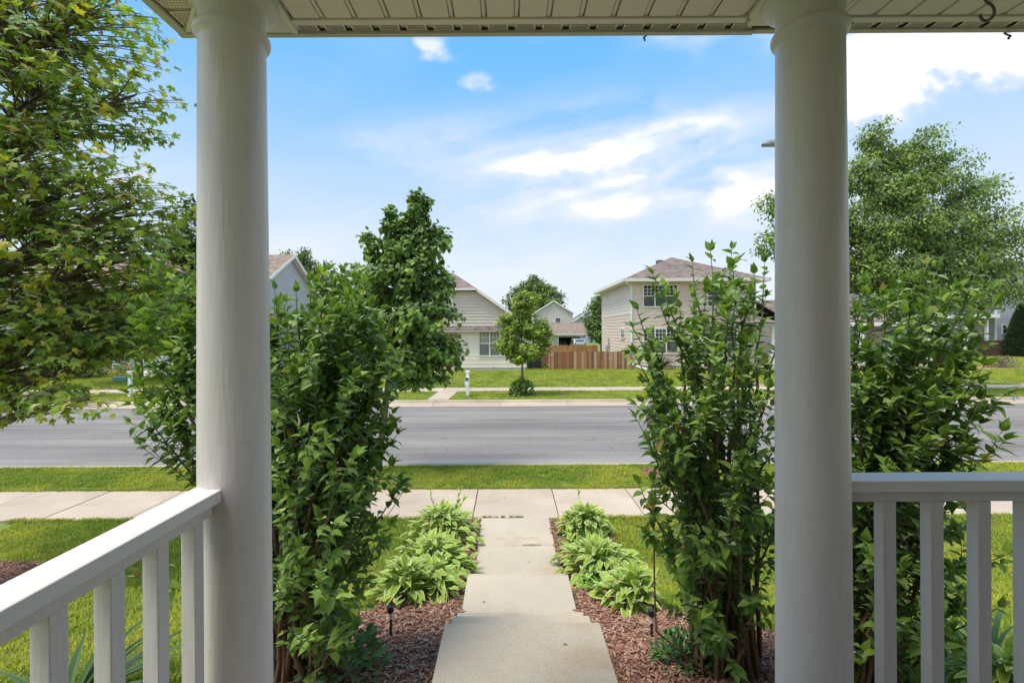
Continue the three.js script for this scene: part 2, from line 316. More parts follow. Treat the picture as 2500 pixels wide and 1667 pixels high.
{ // railing that runs back towards the house
  const t = thing('porch_railing', 'white porch railing running from its column back to the house', 'railing', [-0.92, 0, 0]), top = EYE - 0.4745;
  new MB().box(-0.049, 0.046, top - 0.038, top, -1.425, 1.26, 0.004).build('top_rail', M.cap, t);
  new MB().box(-0.021, 0.021, top - 0.076, top - 0.0382, -1.41, 1.26, 0.002).build('sub_rail', M.paint, t);
  new MB().box(-0.03, 0.03, FLOOR + 0.08, FLOOR + 0.118, -1.41, 1.26, 0.003).build('bottom_rail', M.paint, t);
  const g = new MB().box(-0.02, 0.02, FLOOR + 0.118, top - 0.0765, -0.02, 0.02, 0.0025).geo();
  for (let z = -1.336; z < 1.2; z += 0.1385) part('baluster', g, M.paint, t).position.z = z;
}
{ // railing along the front
  const t = thing('porch_railing', 'white porch railing running along the front of the porch', 'railing', [0, 0, -1.487]), top = EYE - 0.4745;
  new MB().box(1.06, 2.9, top - 0.038, top, -0.045, 0.045, 0.004).build('top_rail', M.cap, t);
  new MB().box(1.06, 2.9, top - 0.0745, top - 0.0383, -0.045, 0.02, 0.002).build('sub_rail', M.paint, t);
  new MB().box(1.06, 2.9, FLOOR + 0.08, FLOOR + 0.118, -0.03, 0.03, 0.003).build('bottom_rail', M.paint, t);
  const g = new MB().box(-0.0205, 0.0205, FLOOR + 0.118, top - 0.0748, -0.0205, 0.0205, 0.0025).geo();
  for (let i = 0; i < 12; i++) part('baluster', g, M.paint, t).position.x = 1.207 + 0.151 * i;
}
{ // roof over the porch: ceiling boards, vent strip, flat boards and fascia
  const t = thing('porch_roof', 'cream boarded porch ceiling with a perforated vent strip at its edge', 'porch roof');
  new MB().box(-1.2, 4.2, YC + 0.03, YC + 0.22, -1.708, 1.6).build('roof_deck', M.vinylTrim, t);
  const P = 0.1125;
  const plank = new MB().box(-P / 2 + 0.010, P / 2 - 0.010, YC, YC + 0.012, -1.6065, 1.3, 0.003).geo();
  const step = new MB().box(-0.006, 0.006, YC + 0.004, YC + 0.013, -1.6065, 1.3).geo();
  const runs = [[-0.755, 0.838], [1.16, 4.0]];
  new MB().box(-1.19, 4.1, YC + 0.016, YC + 0.029, -1.66, 1.3).build('backing_board', M.vinylTrim, t);
  for (const [a, b] of runs) for (let x = a + P / 2; x + P / 2 < b + 0.08; x += P) { const o = part('ceiling_plank', plank, M.vinyl, t); o.position.x = Math.min(x, b - P / 2); part('groove_bead', step, M.vinylTrim, o).position.x = P / 2 - 0.002; }
  for (const [a, b] of runs) { new MB().box(a - 0.002, b + 0.002, YC - 0.005, YC + 0.014, -1.637, -1.609, 0.003).build('edge_trim', M.vinylTrim, t); }
  // perforated panels: real slots over a black sheet that stands for the dark hollow
  const PV = 0.098, y0 = YC + 0.004;
  const vent = (w, d, cols, rows) => {
    const s = new THREE.Shape([[-w / 2, 0], [w / 2, 0], [w / 2, d], [-w / 2, d]].map((p) => new THREE.Vector2(...p)));
    for (let r = 0; r < rows; r++) for (let c = 0; c < cols; c++) {
      const cx = -w / 2 + 0.006 + (c + 0.5 + (r % 2 ? 0.22 : -0.22)) * (w - 0.012) / cols, cy = 0.003 + (r + 0.5) * (d - 0.006) / rows, hx = (w - 0.012) / cols * 0.36, hy = (d - 0.006) / rows * 0.40;
      const h = new THREE.Path(); h.moveTo(cx - hx, cy - hy); h.lineTo(cx - hx, cy + hy); h.lineTo(cx + hx, cy + hy); h.lineTo(cx + hx, cy - hy); h.closePath(); s.holes.push(h);
    }
    const g = new THREE.ExtrudeGeometry(s, { depth: 0.002, bevelEnabled: false }); g.rotateX(Math.PI / 2); return metric(g); // lies flat, y of the shape to +z
  };
  const panel = vent(0.074, 0.042, 8, 4);
  const rib = new MB().box(-0.011, 0.011, y0 - 0.001, y0 + 0.009, -1.68, -1.638).geo();
  for (const [a, b] of [[-0.765, 0.9], [1.04, 4.0]]) for (let x = a + 0.045; x < b; x += PV) {
    const o = part('vent_panel', panel, M.vinyl, t); o.position.set(x, y0 + 0.003, -1.680);
    part('rib', rib, M.vinylTrim, o).position.set(PV / 2, -y0 - 0.003 + 0.012, 1.680);
  }
  new MB().box(-1.19, 4.1, YC + 0.0262, YC + 0.0285, -1.70, -1.661).build('eave_shade_sheet', M.dark, t);  // near-black sheet painted as the shade of the hollow behind the slots
  new MB().box(-1.2, 0.9, YC - 0.006, YC + 0.006, -1.702, -1.680, 0.002).box(-1.2, 0.9, YC + 0.004, YC + 0.2, -1.708, -1.700).build('fascia', M.aluminium, t);
  new MB().box(0.86, 4.1, YC - 0.001, YC + 0.007, -1.7025, -1.680, 0.002).box(0.86, 4.1, YC + 0.005, YC + 0.2, -1.7085, -1.7005).build('fascia', M.aluminium, t);
  // flat boards over the columns, with an edge moulding
  new MB().box(-1.035, -0.775, YC - 0.003, YC + 0.014, -1.679, 1.3, 0.002).build('flat_board', M.vinylTrim, t);
  new MB().box(-0.778, -0.757, YC - 0.012, YC + 0.014, -1.672, 1.3, 0.004).build('moulding', M.white, t);
  new MB().box(0.858, 1.14, YC - 0.003, YC + 0.014, -1.655, 1.3, 0.002).build('flat_board', M.vinylTrim, t);
  new MB().box(0.84, 0.860, YC - 0.009, YC + 0.014, -1.609, 1.3, 0.004).box(1.138, 1.158, YC - 0.009, YC + 0.014, -1.609, 1.3, 0.004).build('moulding', M.vinylTrim, t);
  // eave at the end of the porch
  const side = vent(0.115, 0.078, 9, 6);
  for (let z = -1.655; z < 0.8; z += 0.1) { const o = part('vent_panel', side, M.vinyl, t); o.position.set(-1.1, y0 + 0.003, z); }
  new MB().box(-1.19, -1.035, YC + 0.016, YC + 0.026, -1.68, 1.3).build('eave_shade_sheet', M.dark, t);  // same black sheet as painted shade behind the side slots
  new MB().box(-1.1955, -1.165, YC - 0.006, YC + 0.006, -1.68, 1.3, 0.002).box(-1.2, -1.1925, YC + 0.004, YC + 0.2, -1.70, 1.3).build('fascia', M.aluminium, t);
  new MB().box(-1.165, -1.036, YC + 0.002, YC + 0.012, -1.68, -1.657).build('corner_board', M.vinylTrim, t);
  const mitre = new MB().box(-0.095, 0.095, -0.004, 0.008, -0.006, 0.006).geo(); { const o = part('mitre_strip', mitre, M.vinylTrim, t); o.position.set(-1.1, YC + 0.0025, -1.605); o.rotation.y = -0.85; }
  // solid end above the eaves so the roof space stays dark
  new MB().box(-1.21, 4.2, YC + 0.221, YC + 0.3, -1.74, 1.6).build('roof_covering', M.roofGrey, t);
}
{ // hooks
  const curve = new THREE.CatmullRomCurve3([V(0, 0.10, 0), V(0.0, 0.075, 0), V(0.003, 0.058, 0.004), V(0.02, 0.042, 0.006), V(0.028, 0.022, 0.004), V(0.018, 0.004, 0.002), V(0.0, 0.0, 0), V(-0.012, 0.012, 0), V(-0.014, 0.02, 0)]);
  const p = at(2404, 4, 1.46);
  const h = thing('ceiling_hook', 'rusty plant hook screwed into the porch ceiling', 'hook', [p.x, p.y - 0.06, p.z]);
  part('hook', new THREE.TubeGeometry(curve, 40, 0.0042, 8), M.rustHook, h); new MB().cyl(V(0, 0.098, 0), V(0, 0.13, 0), 0.006, 0.006).build('screw', M.rustHook, h);
  const clip = new THREE.CatmullRomCurve3([V(0, 0.03, 0.02), V(0.004, 0.012, 0.004), V(0.012, 0.0, 0), V(0.004, -0.008, 0), V(-0.003, -0.012, 0), V(0.003, -0.019, 0), V(0.001, -0.024, 0)]);
  const cg = new THREE.TubeGeometry(clip, 28, 0.003, 6);
  for (const [px, py, l, s] of [[1573, 84, 'small bent metal hook under the fascia above the house with the hipped roof', 1], [2466, 80, 'small bent metal hook under the fascia in front of the big white cloud', -1.5]]) {
    const q = at(px, py, 1.712), o = thing('fascia_hook', l, 'hook', q.toArray()); part('hook', cg, M.rustHook, o).scale.x = s;
    new MB().box(-0.009, 0.009, 0.004, 0.012, -0.006, 0.022).build('bracket', M.rustHook, o);
  }
}

// ------------------------------------------------------------------ houses across the street
const I4 = () => new THREE.Matrix4();
const facing = (x, y, z, ry) => I4().makeRotationY(ry).setPosition(x, y, z);
// lapped siding on a wall facing +z between y0 and y1; xl, xr give its edges at a height
function laps(mb, y0, y1, pitch, xl, xr, mat4) { pitch *= 1.15; let k = 0; for (let y = y0; y < y1 - 0.01; y += pitch, k++) { const t = Math.min(y1, y + pitch), ym = (y + t) / 2; mb.add(wedge(xl(ym), xr(ym), y, t, k % 2 ? 0.018 : 0.03), mat4); } return mb; }
const rect = (a) => () => a;
const paneDark = new THREE.MeshPhysicalMaterial({ color: C(0.02, 0.024, 0.028), roughness: 0.04, specularIntensity: 1, side: THREE.DoubleSide });
M.blind_or_room = std({ color: C(0.30, 0.31, 0.22), roughness: 0.8 }); M.screen = std({ color: C(0.09, 0.09, 0.088), roughness: 0.75 });
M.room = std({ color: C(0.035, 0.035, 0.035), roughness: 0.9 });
// a window of n sashes side by side: casing, frames and bars stand out of the wall, the glass lies behind them
function win(parent, mat4, w, h, { n = 1, grid = [2, 2], upper = M.room, lower = M.screen, split = true, frame = M.white, name = 'window' } = {}) {
  const c = 0.07, f = new MB();
  f.box(-w / 2 - c, w / 2 + c, h, h + c, 0, 0.045).box(-w / 2 - c, w / 2 + c, -c, 0, 0, 0.055).box(-w / 2 - c, -w / 2, 0, h, 0, 0.045).box(w / 2, w / 2 + c, 0, h, 0, 0.045);
  for (let i = 1; i < n; i++) f.box(-w / 2 + w * i / n - 0.035, -w / 2 + w * i / n + 0.035, 0, h, 0, 0.042);
  if (split) f.box(-w / 2, w / 2, h * 0.5 - 0.025, h * 0.5 + 0.025, 0.004, 0.038);
  const g = new THREE.Mesh(f.geo(), frame); g.name = name; g.applyMatrix4(mat4); parent.add(g);
  const bars = new MB(); let any = false;
  for (let i = 0; i < n; i++) {
    const a = -w / 2 + w * i / n + 0.03, b = -w / 2 + w * (i + 1) / n - 0.03, hy = split ? h * 0.5 : 0;
    for (let k = 1; k < grid[0]; k++) { const x = lerp(a, b, k / grid[0]); bars.box(x - 0.011, x + 0.011, hy + 0.02, h, 0.019, 0.03); any = true; }
    for (let k = 1; k < grid[1]; k++) { const y = lerp(hy, h, k / grid[1]); bars.box(a, b, y - 0.011, y + 0.011, 0.018, 0.031); any = true; }
    new MB().box(a, b, hy, h, 0.003, 0.008).build('blind_or_room', upper, g); if (split) new MB().box(a, b, 0, hy, 0.003, 0.009).build('screen', lower, g);  // default upper plate is near black, painted as the unlit room behind the glass
    new MB().box(a - 0.03, b + 0.03, 0, h, 0.0155, 0.0165).build('pane', glass, g);
  }
  if (any) bars.build('muntin', frame, g);
  return g;
}
const sidingMat = (r, g, b) => std({ color: C(r, g, b), roughness: 0.6, map: tex(64, 64, (u, v) => grey(0.9 + 0.12 * pf(u, v, 6, 6, Math.round(r * 1000), 3)), 3) });

{ // cream house with the clipped gable
  const t = thing('house', 'cream single storey house with a clipped shingled gable and triple window', 'house', [0, 0, -30.5]);
  const cream = sidingMat(0.86, 0.76, 0.64), shake = sidingMat(0.68, 0.595, 0.52), cx = -3.9, hw = 5.0, L = cx - hw, R = cx + hw, e = 2.72;
  laps(new MB(), 0.22, e - 0.02, 0.115, rect(-3.32), rect(R), I4()).build('wall', cream, t);
  laps(new MB(), 0.22, e - 0.02, 0.115, rect(0), rect(9), facing(R, 0, 0, Math.PI / 2)).build('wall', cream, t);
  new MB().box(L, R - 0.02, -0.3, e, -12, -1.4).box(-3.3, R - 0.02, -0.3, e, -1.4, -0.01).build('wall_core', cream, t);
  new MB().box(-3.34, R + 0.02, -0.3, 0.22, -1, 0.005).build('foundation', std({ color: C(0.45, 0.45, 0.47), roughness: 0.9 }), t);
  // entry set back beside the windows
  laps(new MB(), 0.22, e - 0.02, 0.115, rect(L), rect(-3.32), facing(0, 0, -1.38, 0)).build('wall', cream, t);
  laps(new MB(), 0.22, e - 0.02, 0.115, rect(0), rect(1.38), facing(-3.325, 0, -1.39, -Math.PI / 2).multiply(I4().makeTranslation(-1.38, 0, 0))).build('wall', cream, t);
  new MB().box(-3.40, -3.28, 0.2, e, -0.06, 0.05).build('corner_trim', M.offwhite, t); new MB().box(R - 0.08, R + 0.05, 0.2, e, -0.08, 0.05).build('corner_trim', M.offwhite, t);
  const door = new MB().box(-4.32, -3.42, 0.3, 2.35, -1.345, -1.30, 0.01).build('door', std({ color: C(0.62, 0.47, 0.43), roughness: 0.5 }), t); new MB().cyl(V(-3.52, 1.3, -1.30), V(-3.52, 1.3, -1.22), 0.03, 0.035).build('handle', M.steel, door);
  new MB().box(-4.9, -3.45, -0.25, 0.26, -1.3, 0.5, 0.02).box(-4.9, -3.6, -0.25, 0.1, 0.5, 0.9, 0.02).build('porch_step', M.walk[0], t);
  // gable in shakes above a pent roof
  const gEdge = (y) => hw + 0.25 - Math.max(0, (y - 2.95)) / 0.70;
  const sh = new MB(); for (let y = 2.98, r = 0; y < 5.25; y += 0.205, r++) { const half = gEdge(y + 0.1) - 0.12; sh.add(wedge(cx - half, cx + half, y, Math.min(5.3, y + 0.205), 0.055)); for (let x = cx - half + ((r % 2) ? 0.1 : 0.17); x < cx + half - 0.1; x += 0.12 + 0.09 * hash2(r, Math.round(x * 9), 3)) sh.box(x, x + 0.012, y, y + 0.1, 0.004, 0.05); }
  sh.build('shake_siding', shake, t);
  const pent = new MB(); plate(pent, [[L - 0.3, e, 0.42], [R + 0.32, e, 0.42], [R + 0.32, 3.0, 0.02], [L - 0.3, 3.0, 0.02]], 0.04); pent.build('pent_roof', M.roofBrown, t);
  new MB().box(L - 0.3, R + 0.32, e - 0.15, e - 0.04, 0.3, 0.43, 0.01).box(L - 0.3, R + 0.32, e - 0.06, e - 0.035, 0, 0.3).build('fascia', std({ color: C(0.42, 0.37, 0.33), roughness: 0.5 }), t);
  // roof: two slopes, the front end clipped
  const rf = new MB(), yE = 2.75, xo = 5.6, yC = 5.42, xC = xo - (yC - yE) / 0.70, yR = yE + xo * 0.70, zf = 0.42, zh = zf - 1.75;
  plate(rf, [[cx + xo, yE, zf], [cx + xo, yE, -12.4], [cx, yR, -12.4], [cx, yR, zh], [cx + xC, yC, zf]], 0.09);
  plate(rf, [[cx - xo, yE, -12.4], [cx - xo, yE, zf], [cx - xC, yC, zf], [cx, yR, zh], [cx, yR, -12.4]], 0.09);
  plate(rf, [[cx - xC, yC, zf], [cx + xC, yC, zf], [cx, yR, zh]], 0.06);
  const roof = rf.build('roof', M.roofBrown, t);
  const barge = new MB(); for (const s of [-1, 1]) plate(barge, s > 0 ? [[cx + xC, yC - 0.2, zf + 0.03], [cx + xo, yE - 0.2, zf + 0.03], [cx + xo, yE - 0.01, zf + 0.03], [cx + xC, yC - 0.01, zf + 0.03]] : [[cx - xo, yE - 0.2, zf + 0.03], [cx - xC, yC - 0.2, zf + 0.03], [cx - xC, yC - 0.01, zf + 0.03], [cx - xo, yE - 0.01, zf + 0.03]], 0.028);
  barge.box(cx - xC, cx + xC, yC - 0.13, yC + 0.01, zf, zf + 0.1).build('bargeboard', M.offwhite, roof);
  const wl = new MB(); wl.tri([L, 2.7, -0.02], [R, 2.7, -0.02], [cx + xC - 0.3, yC, -0.02], [cx - xC + 0.3, yC, -0.02]); wl.build('gable_backing', shake, t);
  win(t, facing(-0.95, 1.02, 0.04, 0), 2.05, 1.58, { n: 3, grid: [3, 2], upper: M.blind_or_room, lower: std({ color: C(0.20, 0.20, 0.185), roughness: 0.8 }) });
  win(t, facing(-4.35, 3.72, 0.04, 0), 1.15, 0.95, { n: 2, grid: [2, 2], upper: M.room });
}
{ // two storey house with hipped roof
  const t = thing('house', 'beige two storey house with a hipped brown roof behind the low fence', 'house', [0, 0, -31]);
  const wall = sidingMat(0.74, 0.60, 0.50), pale = sidingMat(0.76, 0.69, 0.62), x0 = 8.2, x1 = 16.6, top = 5.92, mid = 3.75, D = 9.6;
  laps(new MB(), 0.25, top, 0.1, rect(x0), rect(x1), I4()).build('wall', wall, t);
  const sideM = facing(x0, 0, -D, -Math.PI / 2).multiply(I4().makeTranslation(0, 0, 0));
  laps(new MB(), 0.25, mid - 0.06, 0.1, rect(0), rect(D), facing(x0, 0, 0, -Math.PI / 2).multiply(I4().makeTranslation(-D, 0, 0))).build('wall', wall, t);
  laps(new MB(), mid + 0.06, top, 0.1, rect(0), rect(D), facing(x0, 0, 0, -Math.PI / 2).multiply(I4().makeTranslation(-D, 0, 0))).build('wall', pale, t, 'paler upper storey siding on the side wall');
  new MB().box(x0 - 0.03, x0 + 0.01, mid - 0.06, mid + 0.06, -D, -0.06).build('band_board', wall, t);
  new MB().box(x0 + 0.01, x1, -0.4, top, -D, -0.01).build('wall_core', wall, t);
  new MB().box(x0 - 0.005, x1, -0.4, 0.25, -D, 0.004).build('foundation', std({ color: C(0.45, 0.44, 0.42), roughness: 0.9 }), t);
  new MB().box(x0 - 0.05, x0 + 0.12, 0.25, top, -0.1, 0.05).build('corner_trim', M.offwhite, t); new MB().box(x0 - 0.05, x0 + 0.1, 0.25, top, -D - 0.02, -D + 0.1).build('corner_trim', M.offwhite, t);
  // hipped roof with soffit and fascia
  const o = 0.6, ex0 = x0 - o, ex1 = x1 + o, ez0 = 0.55, ez1 = -D - o, ye = 6.02, cx = (ex0 + ex1) / 2, yp = 8.18, h = (ex1 - ex0) / 2, r0 = ez0 - h, r1 = Math.min(r0 - 0.6, ez1 + h), rf = new MB();
  plate(rf, [[ex0, ye, ez0], [ex1, ye, ez0], [cx, yp, r0]], 0.07); plate(rf, [[ex1, ye, ez1], [ex0, ye, ez1], [cx, yp, r1]], 0.07);
  plate(rf, [[ex0, ye, ez1], [ex0, ye, ez0], [cx, yp, r0], [cx, yp, r1]], 0.07); plate(rf, [[ex1, ye, ez0], [ex1, ye, ez1], [cx, yp, r1], [cx, yp, r0]], 0.07);
  const roof = rf.build('roof', M.roofBrown, t);
  new MB().box(ex0, ex1, ye - 0.18, ye + 0.03, ez0 - 0.02, ez0 + 0.09).box(ex0 - 0.09, ex0 + 0.02, ye - 0.18, ye + 0.03, ez1, ez0 + 0.09).box(ex1 - 0.02, ex1 + 0.09, ye - 0.18, ye + 0.03, ez1, ez0 + 0.09).build('gutter', M.offwhite, t);
  new MB().box(ex0, ex1, ye - 0.16, ye - 0.13, ez1, ez0 - 0.025).build('soffit', M.vinylTrim, t);
  new MB().box(cx - 0.95, cx - 0.5, yp - 0.5, yp - 0.16, r0 - 0.7, r0 - 0.3).build('roof_vent', std({ color: C(0.16, 0.13, 0.12), roughness: 0.8 }), roof);
  const dp = new MB(); dp.cyl(V(x0 - 0.5, ye - 0.15, 0.5), V(x0 - 0.35, ye - 0.32, 0.42), 0.045).cyl(V(x0 - 0.35, ye - 0.32, 0.42), V(x0 + 0.0, ye - 0.42, 0.09), 0.045).cyl(V(x0 + 0.0, ye - 0.42, 0.09), V(x0, 0.4, 0.09), 0.045).cyl(V(x0, 0.4, 0.09), V(x0 + 0.1, 0.28, 0.25), 0.05);
  dp.cyl(V(x0 + 0.1, 0.28, 0.25), V(x0 + 0.72, 0.09, 1.1), 0.065).build('downspout', M.white, t);
  win(t, facing(10.16, 4.22, 0.04, 0), 2.25, 1.4, { n: 3, grid: [3, 3] }); win(t, facing(10.16, 1.1, 0.04, 0), 2.25, 1.6, { n: 3, grid: [3, 3] });
  win(t, facing(13.9, 4.22, 0.04, 0), 1.1, 1.4, { n: 1, grid: [3, 3] });
  win(t, facing(x0 - 0.04, 2.1, -2.15, -Math.PI / 2), 0.95, 0.62, { n: 1, grid: [2, 2], split: false });
  const mm = std({ color: C(0.30, 0.31, 0.32), roughness: 0.5 }); new MB().box(x0 - 0.16, x0 - 0.02, 0.95, 1.35, -7.5, -7.2).build('meter_box', mm, t); new MB().box(x0 - 0.2, x0 - 0.03, 1.15, 1.45, -6.9, -6.5).build('meter_box', mm, t); new MB().box(x0 - 0.12, x0 - 0.03, 1.45, 2.0, -6.75, -6.68).build('conduit', mm, t);
  // entrance porch
  new MB().box(12.0, 16.9, 2.85, 3.1, 0, 2.0, 0.02).build('porch_roof', M.offwhite, t); const pr = new MB(); plate(pr, [[11.85, 3.08, 2.15], [17.0, 3.08, 2.15], [16.4, 3.6, 0.02], [12.4, 3.6, 0.02]], 0.05); pr.build('roof', M.roofBrown, t);
  new MB().box(12.0, 16.9, -0.2, 0.3, 0, 2.0, 0.02).box(12.3, 13.8, -0.2, 0.13, 2.0, 2.4, 0.02).build('porch_step', M.walk[2], t);
  for (const x of [12.15, 14.5, 16.7]) { const c = new MB().box(x - 0.09, x + 0.09, 1.15, 2.85, 1.72, 1.9, 0.01).build('porch_post', M.white, t); new MB().box(x - 0.2, x + 0.2, 0.3, 1.15, 1.6, 2.0, 0.02).build('pedestal', M.white, c); }
  const d = new MB().box(13.1, 14.05, 0.3, 2.4, 0.02, 0.06, 0.01).build('door', std({ color: C(0.05, 0.035, 0.05), roughness: 0.35 }), t); new MB().box(13.0, 13.1, 0.3, 2.5, 0.02, 0.08).box(14.05, 14.15, 0.3, 2.5, 0.02, 0.08).box(13.0, 14.15, 2.4, 2.5, 0.02, 0.081).build('door_frame', M.white, d);
  win(t, facing(15.3, 1.1, 0.04, 0), 1.4, 1.4, { n: 2, grid: [2, 2] });
}
{ // blue grey house, its gable end in view
  const t = thing('house', 'pale blue grey two storey house with its gable end in view', 'house', [-17.1, 0, -31.5]);
  const wall = sidingMat(0.46, 0.475, 0.50), D = 9.0, top = 5.95, pk = 8.55;
  const m4 = facing(0, 0, 0, Math.PI / 2); // local x -> -z
  laps(new MB(), 0.25, top, 0.1, rect(0), rect(D), m4).build('wall', wall, t);
  laps(new MB(), top, pk - 0.1, 0.1, (y) => (y - top) / (pk - top) * D / 2, (y) => D - (y - top) / (pk - top) * D / 2, m4).build('gable', wall, t);
  const back = new MB(); back.tri([-0.01, -0.3, 0], [-0.01, -0.3, -D], [-0.01, top, -D], [-0.01, pk, -D / 2], [-0.01, top, 0]); back.build('wall_core', wall, t);
  laps(new MB(), 0.25, top, 0.1, rect(-10), rect(0), I4()).build('wall', wall, t); new MB().box(-10, -0.03, -0.3, top, -D, -0.01).build('wall_core', wall, t);
  new MB().box(-0.1, 0.03, 0.25, top, -0.1, 0.03).build('corner_trim', M.white, t);
  const k = (pk - top) / (D / 2), o = 0.45, rf = new MB();
  plate(rf, [[-10.4, top - o * k + 0.12, o], [0.4, top - o * k + 0.12, o], [0.4, pk + 0.12, -D / 2], [-10.4, pk + 0.12, -D / 2]], 0.08); plate(rf, [[0.4, top - o * k + 0.12, -D - o], [-10.4, top - o * k + 0.12, -D - o], [-10.4, pk + 0.12, -D / 2], [0.4, pk + 0.12, -D / 2]], 0.08);
  const roof = rf.build('roof', M.roofTan, t), bb = new MB();
  plate(bb, [[0.43, top - o * k - 0.12, o], [0.43, pk - 0.12, -D / 2], [0.43, pk + 0.12, -D / 2], [0.43, top - o * k + 0.12, o]].reverse(), 0.03); plate(bb, [[0.43, pk - 0.12, -D / 2], [0.43, top - o * k - 0.12, -D - o], [0.43, top - o * k + 0.12, -D - o], [0.43, pk + 0.12, -D / 2]].reverse(), 0.03);
  bb.build('bargeboard', M.white, roof);
  const sof = new MB(); plate(sof, [[0.39, top - o * k + 0.0, -D - o], [0.39, pk, -D / 2], [0, pk, -D / 2], [0, top - o * k + 0.0, -D - o]], 0.02); plate(sof, [[0.39, pk, -D / 2], [0.39, top - o * k, o], [0, top - o * k, o], [0, pk, -D / 2]], 0.02); sof.build('soffit', M.vinylTrim, t);
  win(t, facing(0.02, 3.4, -6.6, Math.PI / 2), 1.0, 1.3, { n: 1, grid: [2, 2] }); win(t, facing(-3, 3.4, 0.04, 0), 1.8, 1.4, { n: 2, grid: [2, 2] }); win(t, facing(-3, 0.9, 0.04, 0), 1.8, 1.5, { n: 2 });
  // lower wing beyond
  laps(new MB(), 0.1, 2.75, 0.1, rect(0.05), rect(5.0), facing(0, 0, -4.5, 0)).build('wall', wall, t); new MB().box(0.04, 5.0, -0.3, 2.75, -8.6, -4.51).build('wall_core', wall, t);
  const wr = new MB(); plate(wr, [[0.02, 2.8, -4.1], [5.4, 2.8, -4.1], [5.4, 4.3, -6.6], [0.02, 4.3, -6.6]], 0.06); plate(wr, [[5.4, 2.8, -9.1], [0.02, 2.8, -9.1], [0.02, 4.3, -6.6], [5.4, 4.3, -6.6]], 0.06); wr.build('roof', M.roofTan, t);
  new MB().box(0.05, 5.4, 2.62, 2.8, -4.1, -4.0).build('gutter', M.white, t);
  laps(new MB(), 2.7, 4.2, 0.1, (y) => 0.3 + (y - 2.7) * 1.5, (y) => 4.8 - (y - 2.7) * 1.5, facing(5, 0, -4.3, Math.PI / 2)).build('gable', wall, t);
}
{ // beige house behind the maple
  const t = thing('house', 'beige sided house with a grey porch behind the maple branches', 'house', [0, 0, -32]);
  const wall = sidingMat(0.52, 0.465, 0.42), gr = sidingMat(0.36, 0.38, 0.40);
  laps(new MB(), 0.2, 5.6, 0.11, rect(-37), rect(-27.7), I4()).build('wall', wall, t); new MB().box(-37, -27.7, -0.3, 5.6, -9, -0.01).build('wall_core', wall, t);
  const rf = new MB(); plate(rf, [[-37.6, 5.5, 0.6], [-27.2, 5.5, 0.6], [-27.2, 8.2, -4.5], [-37.6, 8.2, -4.5]], 0.08); plate(rf, [[-27.2, 5.5, -9.6], [-37.6, 5.5, -9.6], [-37.6, 8.2, -4.5], [-27.2, 8.2, -4.5]], 0.08); rf.build('roof', M.roofTan, t);
  laps(new MB(), 5.55, 8.0, 0.11, (y) => 0.3 + (y - 5.55) * 1.8, (y) => 8.8 - (y - 5.55) * 1.8, facing(-27.7, 0, 0, Math.PI / 2)).build('gable', wall, t);
  laps(new MB(), 0.2, 5.6, 0.11, rect(0), rect(9), facing(-27.7, 0, 0, Math.PI / 2)).build('wall', wall, t);
  for (const x of [-34.5, -30.5]) { win(t, facing(x, 3.2, 0.04, 0), 1.6, 1.4, { n: 2 }); win(t, facing(x, 0.9, 0.04, 0), 1.6, 1.4, { n: 2 }); }
}
{ // garage and its house at the end of the gap
  const t = thing('garage', 'open tan roofed garage with cars inside beyond the fences', 'garage', [2.2, -0.4, -72]);
  const wall = sidingMat(0.48, 0.44, 0.39), x0 = 5.0, x1 = 9.75, h = 2.55;
  new MB().box(x0 - 0.4, 6.1 - 0.6, 0, h, -6, 0).box(8.95, x1, 0, h, -0.2, 0).box(5.4, 9.0, 2.2, h, -0.2, 0).box(x1 - 0.15, x1, 0, h, -6, -0.2).box(x0 - 0.4, x1, 0, h, -6.2, -6).build('wall', wall, t);
  new MB().box(5.4, 5.5, 0, 2.3, 0, 0.05).box(8.9, 9.0, 0, 2.3, 0, 0.05).box(5.4, 9.0, 2.14, 2.24, 0, 0.052).build('door_frame', M.white, t);
  new MB().box(5.5, 8.9, 1.98, 2.02, -2.6, -0.3).build('raised_door', M.offwhite, t);
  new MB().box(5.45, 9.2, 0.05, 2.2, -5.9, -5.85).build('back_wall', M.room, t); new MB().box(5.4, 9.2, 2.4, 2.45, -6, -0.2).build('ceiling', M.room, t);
  const rf = new MB(); plate(rf, [[x0 - 1, h - 0.05, 0.5], [x1 + 0.3, h - 0.05, 0.5], [x1 + 0.3, h + 1.75, -3.1], [x0 - 1, h + 1.75, -3.1]], 0.08); plate(rf, [[x1 + 0.3, h - 0.05, -6.7], [x0 - 1, h - 0.05, -6.7], [x0 - 1, h + 1.75, -3.1], [x1 + 0.3, h + 1.75, -3.1]], 0.08); rf.build('roof', M.roofTan, t);
  new MB().box(x0 - 1, x1 + 0.3, h - 0.2, h - 0.04, 0.48, 0.6).build('gutter', M.offwhite, t);
  const l = new MB().box(9.25, 9.39, 1.55, 1.85, 0.02, 0.16, 0.02).build('wall_lamp', M.black, t);
  new MB().box(4.6, 9.4, -0.1, 0.02, -6, 1.5).build('floor_slab', M.walk[0], t);
}
